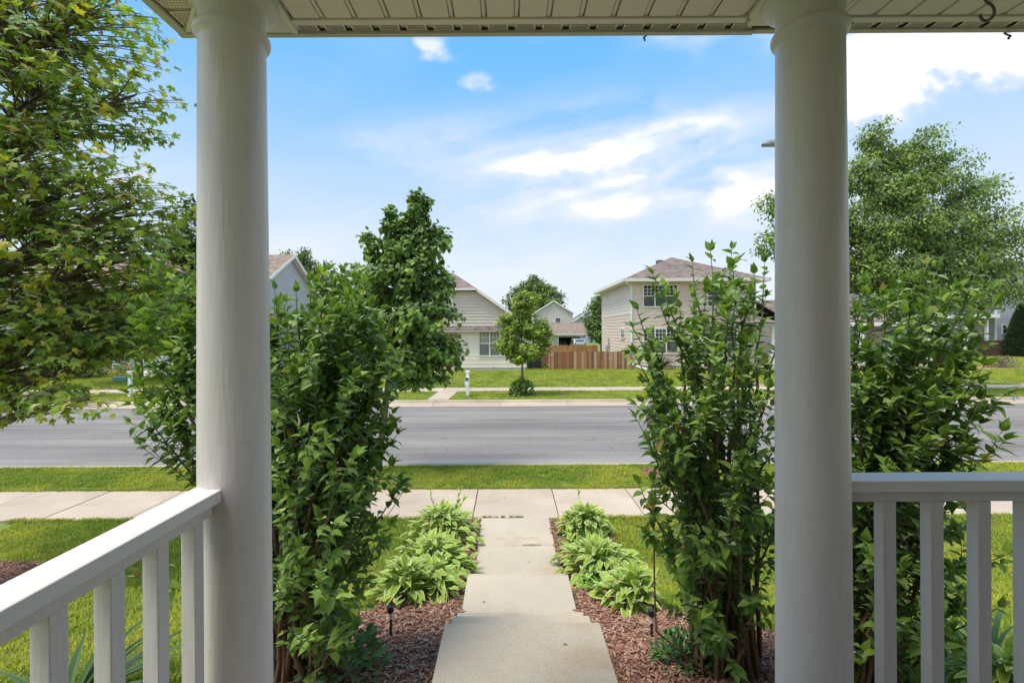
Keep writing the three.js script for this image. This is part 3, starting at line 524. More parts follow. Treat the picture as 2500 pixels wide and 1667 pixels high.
{
  const t = thing('house', 'tall pale gabled house rising behind the tan garage roof', 'house', [0, -0.4, -84]);
  const wall = sidingMat(0.60, 0.56, 0.50), x0 = 4.2, x1 = 11.6, cx = 8.1, e = 6.2, pk = 8.35;
  laps(new MB(), 0.2, e, 0.12, rect(x0), rect(x1), I4()).build('wall', wall, t);
  laps(new MB(), e, pk, 0.12, (y) => cx - (pk + 0.1 - y) * 1.66, (y) => cx + (pk + 0.1 - y) * 1.66, I4()).build('gable', wall, t);
  new MB().box(x0, x1, -0.3, e, -10, -0.01).build('wall_core', wall, t);
  const k = 0.62, rf = new MB(), xr = 3.75; plate(rf, [[cx + xr, pk + 0.15 - xr * k, 0.4], [cx + xr, pk + 0.15 - xr * k, -10.4], [cx, pk + 0.15, -10.4], [cx, pk + 0.15, 0.4]], 0.1); plate(rf, [[cx - xr, pk + 0.15 - xr * k, -10.4], [cx - xr, pk + 0.15 - xr * k, 0.4], [cx, pk + 0.15, 0.4], [cx, pk + 0.15, -10.4]], 0.1); const roof = rf.build('roof', M.roofGrey, t);
  const b = new MB(); for (const s of [-1, 1]) b.add(new THREE.BoxGeometry(Math.hypot(xr, xr * k), 0.2, 0.05).rotateZ(-s * Math.atan(k)).translate(cx + s * xr / 2, pk + 0.1 - xr * k / 2, 0.43)); b.build('bargeboard', M.white, roof);
  win(t, facing(8.9, 4.0, 0.04, 0), 0.9, 1.3, {});
}
for (const [name, x, z, w, e, pk, label, col] of [
  ['house', 18.9, -120, 2.0, 5.7, 7.0, 'distant blue grey house, the nearer gable in the gap between roofs', [0.40, 0.43, 0.48]],
  ['house', 21.9, -132, 2.7, 6.3, 8.3, 'distant pale blue house peeping over the blue grey gable', [0.50, 0.53, 0.58]]]) {
  const t = thing(name, label, 'house', [x, -0.6, z]), wall = sidingMat(...col);
  laps(new MB(), 0, e, 0.2, rect(-w), rect(w), I4()).build('wall', wall, t); laps(new MB(), e, pk, 0.2, (y) => -(pk - y) / (pk - e) * w, (y) => (pk - y) / (pk - e) * w, I4()).build('gable', wall, t);
  new MB().box(-w, w, 0, e, -10, -0.02).build('wall_core', wall, t);
  const k = (pk - e) / w, rf = new MB(), r = w + 0.6, y1 = pk + 0.2; plate(rf, [[r, y1 - r * k, 0.5], [r, y1 - r * k, -11], [0, y1, -11], [0, y1, 0.5]], 0.12); plate(rf, [[-r, y1 - r * k, -11], [-r, y1 - r * k, 0.5], [0, y1, 0.5], [0, y1, -11]], 0.12); const roof = rf.build('roof', M.roofGrey, t);
  const b = new MB(); for (const s of [-1, 1]) b.add(new THREE.BoxGeometry(Math.hypot(r, r * k), 0.3, 0.06).rotateZ(-s * Math.atan(k)).translate(s * r / 2, y1 - 0.1 - r * k / 2, 0.54)); b.build('bargeboard', M.white, roof);
  win(t, facing(1.2, e - 2.2, 0.03, 0), 1.2, 1.5, {});
}
{ // grey house beyond the locust
  const t = thing('house', 'light grey sided house with white posts behind the honey locust', 'house', [0, 0, -44]);
  const wall = sidingMat(0.50, 0.50, 0.53), L = 43.0;
  laps(new MB(), 0.1, 6.6, 0.115, rect(46.4), rect(56), I4()).build('wall', wall, t); new MB().box(46.4, 56, -0.4, 6.6, -9, -0.01).build('wall_core', wall, t);
  laps(new MB(), 0.1, 6.6, 0.115, rect(38.6), rect(46.4), facing(0, 0, -1.2, 0)).build('wall', wall, t); new MB().box(38.6, 46.4, -0.4, 6.6, -9, -1.21).build('wall_core', wall, t);
  new MB().box(46.34, 46.5, 0.1, 6.6, -0.06, 0.04).build('corner_trim', M.white, t);
  for (const x of [43.4, 45.4]) new MB().box(x - 0.11, x + 0.11, 0.1, 3.6, 0.0, 0.22, 0.01).build('porch_post', M.white, t);
  new MB().box(38.4, 46.3, 3.6, 3.95, -1.2, 0.5, 0.02).build('porch_beam', M.white, t);
  const rf = new MB(); plate(rf, [[38, 6.6, 0.7], [56.5, 6.6, 0.7], [56.5, 9.6, -4.5], [38, 9.6, -4.5]], 0.1); plate(rf, [[56.5, 6.6, -9.7], [38, 6.6, -9.7], [38, 9.6, -4.5], [56.5, 9.6, -4.5]], 0.1); rf.build('roof', M.roofGrey, t);
  win(t, facing(48.0, 2.15, 0.04, 0), 2.0, 0.75, { n: 2, grid: [2, 2], split: false });
  win(t, facing(49, 4.6, 0.04, 0), 1.6, 1.3, { n: 2 }); win(t, facing(41.5, 4.6, -1.18, 0), 1.6, 1.3, { n: 2 });
}
{ // house with teal door, mostly hidden by the lilacs
  const t = thing('house', 'grey bungalow with a teal door and white porch post behind the lilacs', 'house', [0, 0, -31.5]);
  const wall = sidingMat(0.42, 0.41, 0.42);
  laps(new MB(), 0.2, 3.2, 0.1, rect(19.4), rect(27.6), I4()).build('wall', wall, t); new MB().box(19.4, 27.6, -0.3, 3.2, -8, -0.01).build('wall_core', wall, t);
  const d = new MB().box(25.55, 26.5, 0.35, 2.45, 0.02, 0.07, 0.01).build('door', std({ color: C(0.03, 0.09, 0.12), roughness: 0.4 }), t); new MB().box(25.45, 25.55, 0.3, 2.55, 0.02, 0.09).box(26.5, 26.6, 0.3, 2.55, 0.02, 0.09).box(25.45, 26.6, 2.45, 2.55, 0.02, 0.091).build('door_frame', M.white, d);
  new MB().box(22.6, 27.4, 0, 0.32, 0, 1.8, 0.02).box(24.6, 27, 0, 0.16, 1.8, 2.2, 0.02).build('porch_step', M.walk[0], t);
  for (const x of [22.8, 27.2]) new MB().box(x - 0.12, x + 0.12, 0.32, 2.8, 1.5, 1.74, 0.01).build('porch_post', M.white, t);
  new MB().box(22.5, 27.5, 2.8, 3.05, 0, 1.9, 0.02).build('porch_beam', M.white, t);
  const rf = new MB(); plate(rf, [[18.9, 3.15, 0.6], [28.1, 3.15, 0.6], [28.1, 4.9, -4], [18.9, 4.9, -4]], 0.08); plate(rf, [[28.1, 3.15, -8.6], [18.9, 3.15, -8.6], [18.9, 4.9, -4], [28.1, 4.9, -4]], 0.08); rf.build('roof', M.roofBrown, t);
  win(t, facing(21.2, 1.0, 0.04, 0), 1.5, 1.4, { n: 2 });
}

// ------------------------------------------------------------------ fences
const woodTex = tex(256, 256, (u, v) => { const g = pf(u, v, 40, 3, 111, 4), k = pf(u, v, 6, 2, 115, 3); return mul([1, 1, 1], 0.5 + 0.6 * g + 0.3 * (k - 0.5)); }, 0.6, { my: 1.6 });
const woodMats = [[0.38, 0.165, 0.08], [0.29, 0.12, 0.06], [0.45, 0.22, 0.115], [0.50, 0.31, 0.19], [0.25, 0.105, 0.06], [0.52, 0.38, 0.26]].map((c) => std({ color: C(...c), map: woodTex, roughness: 0.85 }));
const darkWood = [[0.085, 0.045, 0.035], [0.065, 0.036, 0.03], [0.10, 0.055, 0.04]].map((c) => std({ color: C(...c), map: woodTex, roughness: 0.9 }));
const orangeWood = [[0.52, 0.25, 0.10], [0.44, 0.2, 0.085], [0.58, 0.29, 0.13]].map((c) => std({ color: C(...c), map: woodTex, roughness: 0.85 }));
function fence(x0, z0, x1, z1, h, pitch, mats, label, { railSide = 1, gaps = 0.01, posts = true } = {}) {
  const a = V(x0, 0, z0), b = V(x1, 0, z1), len = a.distanceTo(b), t = thing('wooden_fence', label, 'fence', [x0, 0, z0]); t.rotation.y = Math.atan2(-(z1 - z0), x1 - x0);
  const n = Math.round(len / pitch), P = len / n, g = new MB().box(-0.5, 0.5, 0, 1, -0.011, 0.011, 0).geo();
  const at0 = (s) => gy(lerp(z0, z1, s));
  for (let i = 0; i < n; i++) {
    const o = part('picket', g, pick(mats), t), w = P - gaps * rr(0.5, 1.8); o.position.set((i + 0.5) * P + rr(-0.004, 0.004), at0((i + 0.5) / n) + 0.02, rr(-0.004, 0.004));
    o.scale.set(w, h + rr(-0.025, 0.02), 1); o.rotation.z = rr(-0.006, 0.006);
  }
  const y0 = (at0(0) + at0(1)) / 2;
  for (const y of [0.28, h - 0.25]) new MB().box(0, len, y0 + y - 0.045, y0 + y + 0.045, -railSide * 0.035 - 0.019, -railSide * 0.035 + 0.019).build('rail', pick(mats), t);
  if (posts) for (let k = 0, m = Math.max(1, Math.round(len / 2.4)); k <= m; k++) new MB().box(-0.045, 0.045, -0.2, h - 0.03, -0.045, 0.045).build('post', pick(mats), t).position.set(len * k / m, at0(k / m), -railSide * 0.1);
}
seed(42);
fence(2.75, -30.3, 8.05, -30.3, 1.2, 0.165, woodMats, 'low red brown picket fence standing between the two near houses', { gaps: 0.014 });
fence(2.72, -30.4, 2.5, -45, 1.2, 0.165, woodMats, 'red brown fence side running back beside the cream house');
fence(3.6, -43.6, 8.3, -43.6, 1.32, 0.15, orangeWood, 'orange cedar fence in the second row, behind the low picket fence');
fence(8.4, -42.2, 11.2, -42.2, 1.5, 0.16, darkWood, 'dark brown fence piece between the orange fence and the hipped roof house');
fence(44.2, -43.4, 49.2, -43.4, 1.55, 0.17, darkWood, 'dark brown board fence in front of the light grey house');
{ // weathered cap board on the fence corner
  const p = at(1347, 867, 30.2); const t = thing('wooden_plaque', 'short pale weathered board fixed at the top of the fence corner', 'board', [p.x, p.y, -30.22]); new MB().box(-0.12, 0.14, -0.045, 0.045, 0, 0.03, 0.004).build('board', woodMats[5], t); new MB().cyl(V(0, 0, 0.03), V(0, 0, 0.036), 0.012).build('screw', M.steel, t);
}

// ------------------------------------------------------------------ cars in the garage
function car(x, z, label, body, cat, tall) {
  const t = thing(tall ? 'suv_car' : 'saloon_car', label, cat, [x, gy(-72) + 0.03, z]);
  const pr = tall ? [[-2.2, 0.35], [-2.25, 0.95], [-2.1, 1.05], [-1.75, 1.62], [-1.4, 1.7], [0.5, 1.68], [1.15, 1.12], [2.05, 0.98], [2.2, 0.8], [2.2, 0.35]] : [[-2.2, 0.32], [-2.25, 0.85], [-1.7, 0.98], [-1.1, 1.38], [0.2, 1.4], [0.95, 1.0], [2.0, 0.86], [2.2, 0.7], [2.2, 0.32]];
  const sh = new THREE.Shape(pr.map((p) => new THREE.Vector2(...p))), g = new THREE.ExtrudeGeometry(sh, { depth: 1.6, bevelEnabled: true, bevelSize: 0.08, bevelThickness: 0.09, bevelSegments: 2, steps: 1 }); g.translate(0, 0, -0.8); g.rotateY(Math.PI / 2); // rear to +z... shape x -> -z
  part('body', metric(g), body, t);
  const hy = tall ? 1.08 : 0.95, ht = tall ? 1.58 : 1.3;
  const rw = new MB(); plate(rw, [[-0.66, hy, tall ? 2.13 : 1.83], [0.66, hy, tall ? 2.13 : 1.83], [0.58, ht, tall ? 1.9 : 1.33], [-0.58, ht, tall ? 1.9 : 1.33]], 0.01); rw.build('rear_window', paneDark, t);
  const sw = new MB(); for (const s of [-1, 1]) sw.box(s * 0.9 - 0.008, s * 0.9 + 0.008, hy + 0.08, ht - 0.05, -0.3, tall ? 1.4 : 0.9); sw.build('side_window', paneDark, t);
  for (const s of [-1, 1]) { new MB().box(s * 0.72 - 0.1, s * 0.72 + 0.1, tall ? 0.95 : 0.78, tall ? 1.2 : 0.92, tall ? 2.2 : 2.23, tall ? 2.32 : 2.33, 0.02).build('tail_light', std({ color: C(0.35, 0.015, 0.015), roughness: 0.2 }), t); }
  for (const [sx, sz] of [[-1, 1.35], [1, 1.35], [-1, -1.35], [1, -1.35]]) { const w = new MB().cyl(V(sx * 0.72, 0.33, sz), V(sx * 0.92, 0.33, sz), 0.33, 0.33, 20).build('wheel', M.black, t); new MB().cyl(V(sx * 0.915, 0.33, sz), V(sx * 0.935, 0.33, sz), 0.2, 0.18, 16).build('rim', M.steel, w); }
}
car(10.45, -70.2, 'silver car parked at the mouth of the garage, its red tail lamps showing', std({ color: C(0.33, 0.34, 0.36), roughness: 0.3, metalness: 0.4 }), 'car', true);
car(8.25, -74.6, 'dark car parked deeper in the garage beside the silver one', new THREE.MeshPhysicalMaterial({ color: C(0.03, 0.04, 0.055), roughness: 0.3, clearcoat: 1, side: THREE.DoubleSide }), 'car', false);
{ // air conditioner beside the cream house
  const t = thing('air_conditioner', 'dark louvred air conditioner beside the cream house', 'air conditioner', [1.75, gy(-31.6), -31.6]);
  new MB().box(-0.4, 0.4, 0.05, 0.85, -0.4, 0.4, 0.03).build('casing', M.room, t); for (let i = 0; i < 9; i++) new MB().box(-0.41, 0.41, 0.12 + i * 0.075, 0.14 + i * 0.075, 0.39, 0.415).build('louvre', std({ color: C(0.10, 0.10, 0.11), roughness: 0.6 }), t); new MB().box(-0.42, 0.42, 0.83, 0.88, -0.42, 0.42, 0.01).build('lid', M.screen, t);
}

// ------------------------------------------------------------------ street furniture
{ // white letter box post across the street, its door hanging open
  const t = thing('mailbox', 'white post mailbox with open door across the street', 'mailbox', [-1.69, G(18.7) - 0.02, -18.7]);
  new MB().box(-0.06, 0.06, 0, 1.02, -0.06, 0.06, 0.006).build('post', M.white, t); new MB().box(-0.1, 0.1, 1.0, 1.035, -0.1, 0.1, 0.008).build('post_cap', M.white, t);
  const sh = new THREE.Shape(); sh.moveTo(-0.085, 0); sh.lineTo(-0.085, 0.1); sh.absarc(0, 0.1, 0.085, Math.PI, 0, true); sh.lineTo(0.085, 0); sh.closePath();
  const hole = new THREE.Path(); hole.moveTo(-0.075, 0.01); hole.lineTo(-0.075, 0.1); hole.absarc(0, 0.1, 0.075, Math.PI, 0, true); hole.lineTo(0.075, 0.01); hole.closePath(); sh.holes.push(hole);
  const g = new THREE.ExtrudeGeometry(sh, { depth: 0.42, bevelEnabled: false }); part('box', g.translate(0, 0.64, -0.08), M.white, t);
  new MB().box(-0.075, 0.075, 0.65, 0.8, 0.02, 0.025).build('box_interior', M.black, t);
  const d = new MB().box(-0.08, 0.08, -0.16, 0, -0.006, 0.006, 0.004).build('box_door', std({ color: C(0.52, 0.58, 0.63), roughness: 0.4, metalness: 0.2 }), t); d.position.set(0, 0.645, 0.35); d.rotation.x = -0.25; new MB().cyl(V(0.09, 0.72, 0.2), V(0.11, 0.72, 0.2), 0.02).build('flag_pivot', M.black, t);
}
{ // our own mailbox on a cream post by the near kerb
  const t = thing('mailbox', 'dark green mailbox on a cream post by the near kerb', 'mailbox', [2.82, G(8.45) - 0.02, -8.45]);
  new MB().box(-0.062, 0.062, 0, 1.19, -0.062, 0.062, 0.006).build('post', M.offwhite, t); new MB().box(-0.08, 0.08, 1.17, 1.2, -0.08, 0.08, 0.006).build('post_cap', M.offwhite, t);
  const sh = new THREE.Shape(); sh.moveTo(-0.085, 0); sh.lineTo(-0.085, 0.12); sh.absarc(0, 0.12, 0.085, Math.PI, 0, true); sh.lineTo(0.085, 0); sh.closePath();
  const b = part('box', metric(new THREE.ExtrudeGeometry(sh, { depth: 0.44, bevelEnabled: true, bevelSize: 0.006, bevelThickness: 0.006, bevelSegments: 2 }).translate(-0.15, 0.93, -0.26)), std({ color: C(0.085, 0.12, 0.115), roughness: 0.45, metalness: 0.2 }), t);
  new MB().box(-0.245, -0.238, 0.98, 1.07, -0.1, 0.06).build('flag', std({ color: C(0.28, 0.06, 0.04), roughness: 0.5 }), t);
}
{ // mailbox far off on the other side
  const t = thing('mailbox', 'slim white mailbox post by the far pavement near the yellow shrubs', 'mailbox', [-15.45, 0, -18.8]);
  new MB().box(-0.06, 0.06, 0, 1.05, -0.06, 0.06, 0.006).build('post', M.white, t); new MB().box(-0.09, 0.09, 1.03, 1.07, -0.09, 0.09, 0.006).build('post_cap', M.white, t); new MB().box(-0.62, -0.06, 0.66, 0.86, -0.12, 0.12, 0.03).build('box', std({ color: C(0.03, 0.12, 0.11), roughness: 0.4 }), t);
}
{ // street lamp behind the column
  const t = thing('street_lamp', 'tall street lamp, its shallow head leaning out beside the column', 'street lamp', [12.15, 0, -18.4]);
  new MB().cyl(V(0, 0, 0), V(0, 9.7, 0), 0.1, 0.06, 14).build('pole', std({ color: C(0.33, 0.34, 0.35), roughness: 0.5, metalness: 0.5 }), t);
  part('arm', new THREE.TubeGeometry(new THREE.QuadraticBezierCurve3(V(0, 9.3, 0), V(-0.4, 9.95, 0), V(-1.5, 10.0, 0)), 20, 0.035, 8), M.steel, t);
  const h = new THREE.SphereGeometry(1, 24, 10, 0, Math.PI * 2, 0, Math.PI / 2); h.scale(0.42, 0.2, 0.2); part('lamp_head', h.translate(-1.62, 9.98, 0), std({ color: C(0.20, 0.22, 0.25), roughness: 0.5 }), t);
  new MB().box(-1.98, -1.26, 9.95, 9.985, -0.17, 0.17, 0.01).build('lens', std({ color: C(0.30, 0.32, 0.35), roughness: 0.3 }), t); new MB().cyl(V(-1.45, 10.12, 0), V(-1.45, 10.27, 0), 0.05).build('photocell', M.steel, t);
}
function flag(x, d, h, color, label, lean) {
  const t = thing('marker_flag', label, 'flag', [x, G(d), -d]); new MB().cyl(V(0, -0.05, 0), V(lean, h, 0), 0.0028).build('stake', M.white, t);
  const mb = new MB(); plate(mb, [[lean, h - 0.07, 0.003], [lean + 0.05, h - 0.06, 0.02], [lean + 0.055, h, 0.015], [lean, h, 0.003]], 0.001); mb.build('cloth', std({ color, roughness: 0.7 }), t);
}
flag(6.86, 6.28, 0.31, C(0.7, 0.02, 0.10), 'small pink marker flag on a wire stake in the near lawn', 0.07);
flag(3.35, 25.6, 0.3, C(0.75, 0.17, 0.03), 'small orange marker flag in the lawn before the low fence', 0.02);
// solar path lights
function solar(x, d, h, label, s = 1) {
  const t = thing('solar_light', label, 'garden light', [x, G(d) + 0.02, -d]);
  new MB().cyl(V(0, -0.08, 0), V(0.004, h - 0.088 * s, 0), 0.009 * s, 0.009 * s, 10).build('stake', M.black, t);
  new MB().cyl(V(0.004, h - 0.09 * s, 0), V(0.004, h - 0.042 * s, 0), 0.0145 * s, 0.0165 * s, 16).build('lens', std({ color: C(0.72, 0.72, 0.70), roughness: 0.3 }), t);
  part('cap', new THREE.LatheGeometry([[0, 0.002], [0.019, 0.001], [0.0225, -0.005], [0.0232, -0.042], [0.019, -0.044], [0, -0.044]].map((p) => new THREE.Vector2(p[0] * s, p[1] * s + h)), 24), M.black, t);
}
solar(-0.86, 3.3, 0.215, 'black solar path light in the mulch on the maple side of the steps');
solar(0.98, 3.22, 0.205, 'black solar path light in the mulch on the mailbox side of the steps');
solar(-1.0, 29.6, 0.24, 'tiny dark garden light below the cream house window', 1.8);
solar(0.18, 29.9, 0.2, 'tiny dark garden light at the foot of the cream wall near the young maple', 1.6);
{ // utility paint mark on the far kerb
  const sh = new THREE.TorusGeometry(0.11, 0.02, 4, 14, 4.2); sh.scale(1, 0.8, 0.05); const p = at(2481, 971, 17.5);
  const t = thing('paint_mark', 'blue sprayed utility mark on the far kerb', 'paint mark', [p.x, -0.045, -17.488]); part('stroke', sh.rotateX(-0.5), std({ color: C(0.10, 0.2, 0.5), roughness: 0.8 }), t); new MB().box(-0.02, 0.02, -0.16, -0.09, 0.02, 0.03).build('stroke', std({ color: C(0.10, 0.2, 0.5), roughness: 0.8 }), t);
}
{ const t = thing('boulder', 'rounded white boulder beside the yellow shrubs', 'boulder', [-20.6, 0.1, -27]); const g = new THREE.IcosahedronGeometry(0.7, 3), p = g.attributes.position; for (let i = 0; i < p.count; i++) { const v = V().fromBufferAttribute(p, i), k = 1 + 0.25 * fbm(v.x * 1.6, v.y * 1.6, v.z * 1.6, 3); p.setXYZ(i, v.x * k * 1.2, v.y * k * 0.7, v.z * k); } g.computeVertexNormals(); part('stone', g, std({ color: C(0.6, 0.58, 0.55), roughness: 0.9 }), t); }
// ------------------------------------------------------------------ leaves, stems and crowns
function leafGeo(prof, { fold = 0.25, curl = 0.25, cols = 2, wave = 0, twist = 0 } = {}) { // one leaf of length 1 along +z, face up
  const pos = [], uv = [], idx = [], m = cols + 1;
  prof.forEach(([t, w], i) => {
    for (let c = 0; c < m; c++) {
      const s = (c / cols) * 2 - 1, x = s * w, a = twist * t;
      const y = fold * Math.abs(x) - curl * t * t + wave * Math.abs(s) * Math.sin(t * 19 + s) * 0.5;
      pos.push(x * Math.cos(a) - y * Math.sin(a) * 0.3, y + x * Math.sin(a), t - 0.35 * curl * curl * t * t * t); uv.push((s + 1) / 2, t);
      if (i && c) { const k = i * m + c; idx.push(k - m - 1, k - 1, k - m, k - m, k - 1, k); }
    }
  });
  const g = new THREE.BufferGeometry(); g.setAttribute('position', new THREE.Float32BufferAttribute(pos, 3)); g.setAttribute('uv', new THREE.Float32BufferAttribute(uv, 2)); g.setIndex(idx); g.computeVertexNormals(); return g;
}
function outlineLeaf(pts, droop) { // flat lobed leaf from its outline, bent a little
  const sh = new THREE.Shape(pts.map((p) => new THREE.Vector2(p[0], p[1]))), g = new THREE.ShapeGeometry(sh), p = g.attributes.position;
  for (let i = 0; i < p.count; i++) { const x = p.getX(i), z = p.getY(i); p.setXYZ(i, x, 0.22 * Math.abs(x) - droop * z * z - 0.25 * x * x, z); }
  const ix = g.index.array; for (let i = 0; i < ix.length; i += 3) { const q = ix[i]; ix[i] = ix[i + 1]; ix[i + 1] = q; }
  g.computeVertexNormals(); return g;
}
const ovate = [[-0.12, 0.012], [0, 0.02], [0.1, 0.2], [0.28, 0.30], [0.5, 0.26], [0.72, 0.15], [0.88, 0.055], [1, 0.004]];
const LEAF = {
  lilac: [leafGeo(ovate, { fold: 0.35, curl: 0.18 }), leafGeo(ovate, { fold: 0.2, curl: 0.4 }), leafGeo(ovate.map(([t, w]) => [t, w * 0.88]), { fold: 0.55, curl: 0.1, twist: 0.4 })],
  linden: [leafGeo([[-0.3, 0.012], [0, 0.02], [0.02, 0.3], [0.2, 0.45], [0.42, 0.44], [0.66, 0.28], [0.85, 0.09], [1, 0.01]], { fold: 0.25, curl: 0.3 }), leafGeo([[-0.3, 0.012], [0, 0.02], [0.02, 0.28], [0.2, 0.42], [0.42, 0.42], [0.66, 0.27], [0.85, 0.09], [1, 0.01]], { fold: -0.15, curl: 0.45 })],
  small: [leafGeo([[0, 0.02], [0.3, 0.26], [0.65, 0.2], [1, 0.01]], { fold: 0.3, curl: 0.3 })],
  strap: [leafGeo([[0, 0.022], [0.15, 0.028], [0.4, 0.03], [0.65, 0.024], [0.85, 0.014], [1, 0.001]], { fold: 0.6, curl: 0.75 }), leafGeo([[0, 0.022], [0.15, 0.028], [0.4, 0.03], [0.65, 0.024], [0.85, 0.014], [1, 0.001]], { fold: 0.6, curl: 0.35 })],
  hosta: [leafGeo([[0, 0.03], [0.12, 0.05], [0.22, 0.18], [0.4, 0.25], [0.6, 0.23], [0.78, 0.14], [0.92, 0.05], [1, 0.003]], { fold: 0.35, curl: 0.35, cols: 4, wave: 0.03 }), leafGeo([[0, 0.03], [0.12, 0.05], [0.22, 0.16], [0.4, 0.22], [0.6, 0.2], [0.78, 0.12], [0.92, 0.045], [1, 0.003]], { fold: 0.5, curl: 0.6, cols: 4, wave: 0.05 }), leafGeo([[0, 0.03], [0.12, 0.05], [0.22, 0.17], [0.4, 0.24], [0.6, 0.21], [0.78, 0.13], [0.92, 0.05], [1, 0.003]], { fold: 0.25, curl: 0.15, cols: 4, wave: 0.04, twist: 0.5 })],
};
{
  const half = [[0.02, 0.0], [0.1, 0.02], [0.36, -0.08], [0.24, 0.10], [0.46, 0.13], [0.34, 0.21], [0.66, 0.50], [0.44, 0.46], [0.36, 0.60], [0.12, 0.40], [0.13, 0.62], [0.25, 0.76], [0.11, 0.74]];
  const full = [...half, [0, 1.0], ...half.slice().reverse().map(([x, z]) => [-x, z])];
  LEAF.maple = [outlineLeaf(full, 0.25), outlineLeaf(full, 0.5), outlineLeaf(full.map(([x, z]) => [x * 0.85, z]), 0.1)];
  // a feathered leaf: narrow leaflets along a stalk
  const l = []; for (let i = 0; i < 6; i++) for (const s of [-1, 1]) { const z = 0.12 + i * 0.145, w = 0.21 * (1 - 0.35 * Math.abs(i - 2.5) / 2.5); const a = [0, 0, z], b = [s * w * 0.5, 0.015, z + 0.095], c = [s * w, -0.03, z + 0.09], d = [s * w * 0.5, 0.015, z - 0.01]; l.push(...(s > 0 ? [a, b, d, b, c, d] : [a, d, b, b, d, c])); }
  const g = new THREE.BufferGeometry(); g.setAttribute('position', new THREE.Float32BufferAttribute(l.flat(), 3)); g.setAttribute('uv', new THREE.Float32BufferAttribute(new Float32Array(l.length * 2), 2)); g.computeVertexNormals(); LEAF.feather = [g];
  const c = []; for (let i = 0; i < 7; i++) { const a = (i / 6 - 0.5) * 1.7, r = 0.75 + 0.25 * Math.cos(a); c.push([0, 0, 0.1], [Math.sin(a - 0.09) * r * 0.6, 0.02, Math.cos(a - 0.09) * r * 0.6], [Math.sin(a) * r, -0.03, Math.cos(a) * r], [0, 0, 0.1], [Math.sin(a) * r, -0.03, Math.cos(a) * r], [Math.sin(a + 0.09) * r * 0.6, 0.02, Math.cos(a + 0.09) * r * 0.6]); }
  const gc = new THREE.BufferGeometry(); gc.setAttribute('position', new THREE.Float32BufferAttribute(c.flat(), 3)); gc.setAttribute('uv', new THREE.Float32BufferAttribute(new Float32Array(c.length * 2), 2)); gc.computeVertexNormals(); LEAF.fan = [gc];
}
function leafMat(c, { trans = 0.32, rough = 0.9, coat = 0.25, coatRough = 0.35, map = null } = {}) {
  return new THREE.MeshPhysicalMaterial({ color: c ? C(...c) : 0xffffff, roughness: rough, transmission: trans, thickness: 0, ior: 1.4, clearcoat: coat, clearcoatRoughness: coatRough, side: THREE.DoubleSide, map });
}
const _m = new THREE.Matrix4(), _x = V(), _y = V(), _z = V();
function slotMatrix(s, out = new THREE.Matrix4()) {
  _z.copy(s.dir).normalize(); _x.crossVectors(s.up, _z); if (_x.lengthSq() < 1e-6) _x.set(1, 0, 0); _x.normalize(); _y.crossVectors(_z, _x);
  return out.makeBasis(_x.clone().multiplyScalar(s.size), _y.clone().multiplyScalar(s.size), _z.clone().multiplyScalar(s.size)).setPosition(s.p);
}
const COLS = [[480, 668], [1888, 2084]];
function seen(p) { const [x, y, d] = toPx(p); return p.z < -0.4 && x > 0 && x < W0 && y > 0 && y < H0 && !COLS.some(([a, b]) => x > a && x < b); }
// the leaves that show largest become parts of their own, the rest one mass
function addLeaves(parent, slots, geos, palette, opt = {}) {
  const { single = 300, name = 'leaf', mass = 'foliage', look = {} } = opt, origin = parent.position;
  let own = [];
  if (single) { own = slots.map((s, i) => [s.size / -s.p.z * (seen(s.p) ? 1 : 0), i]).filter((a) => a[0] > 0).sort((a, b) => b[0] - a[0]).slice(0, single).map((a) => a[1]); }
  const isOwn = new Set(own), mats = palette.map((c) => leafMat(c, look));
  for (const i of own) { const s = slots[i], o = new THREE.Mesh(geos[i % geos.length], mats[s.tint]); o.name = name; slotMatrix(s, _m); _m.setPosition(s.p.clone().sub(origin)); o.applyMatrix4(_m); parent.add(o); }
  const rest = slots.map((_, i) => i).filter((i) => !isOwn.has(i)); if (!rest.length) return;
  const white = leafMat(null, look);
  geos.forEach((g, k) => {
    const mine = rest.filter((i) => i % geos.length === k); if (!mine.length) return;
    const im = new THREE.InstancedMesh(g, white, mine.length); im.name = mass; im.userData.kind = 'stuff';
    mine.forEach((i, j) => { const s = slots[i]; slotMatrix(s, _m); _m.setPosition(s.p.clone().sub(origin)); im.setMatrixAt(j, _m); const c = palette[s.tint], f = s.vary ?? 1; im.setColorAt(j, C(c[0] * f, c[1] * f, c[2] * f)); });
    parent.add(im);
  });
}
function tube(pts, r0, r1, n = 5) {
  const pos = [], uv = [], idx = []; let len = 0; const t = V(), a = V(), b = V();
  pts.forEach((p, i) => {
    t.copy(pts[Math.min(i + 1, pts.length - 1)]).sub(pts[Math.max(0, i - 1)]).normalize(); a.set(1, 0, 0); if (Math.abs(t.x) > 0.9) a.set(0, 0, 1); a.cross(t).normalize(); b.crossVectors(t, a);
    if (i) len += p.distanceTo(pts[i - 1]); const r = lerp(r0, r1, i / (pts.length - 1));
    for (let k = 0; k <= n; k++) { const q = k / n * Math.PI * 2; pos.push(p.x + r * (a.x * Math.cos(q) + b.x * Math.sin(q)), p.y + r * (a.y * Math.cos(q) + b.y * Math.sin(q)), p.z + r * (a.z * Math.cos(q) + b.z * Math.sin(q))); uv.push(k / n * Math.max(0.1, Math.PI * 2 * r0), len); }
    if (i) for (let k = 0; k < n; k++) { const c = (i - 1) * (n + 1) + k, d = c + n + 1; idx.push(c, c + 1, d, c + 1, d + 1, d); }
  });
  const g = new THREE.BufferGeometry(); g.setAttribute('position', new THREE.Float32BufferAttribute(pos, 3)); g.setAttribute('uv', new THREE.Float32BufferAttribute(uv, 2)); g.setIndex(idx); g.computeVertexNormals(); return g.toNonIndexed();
}
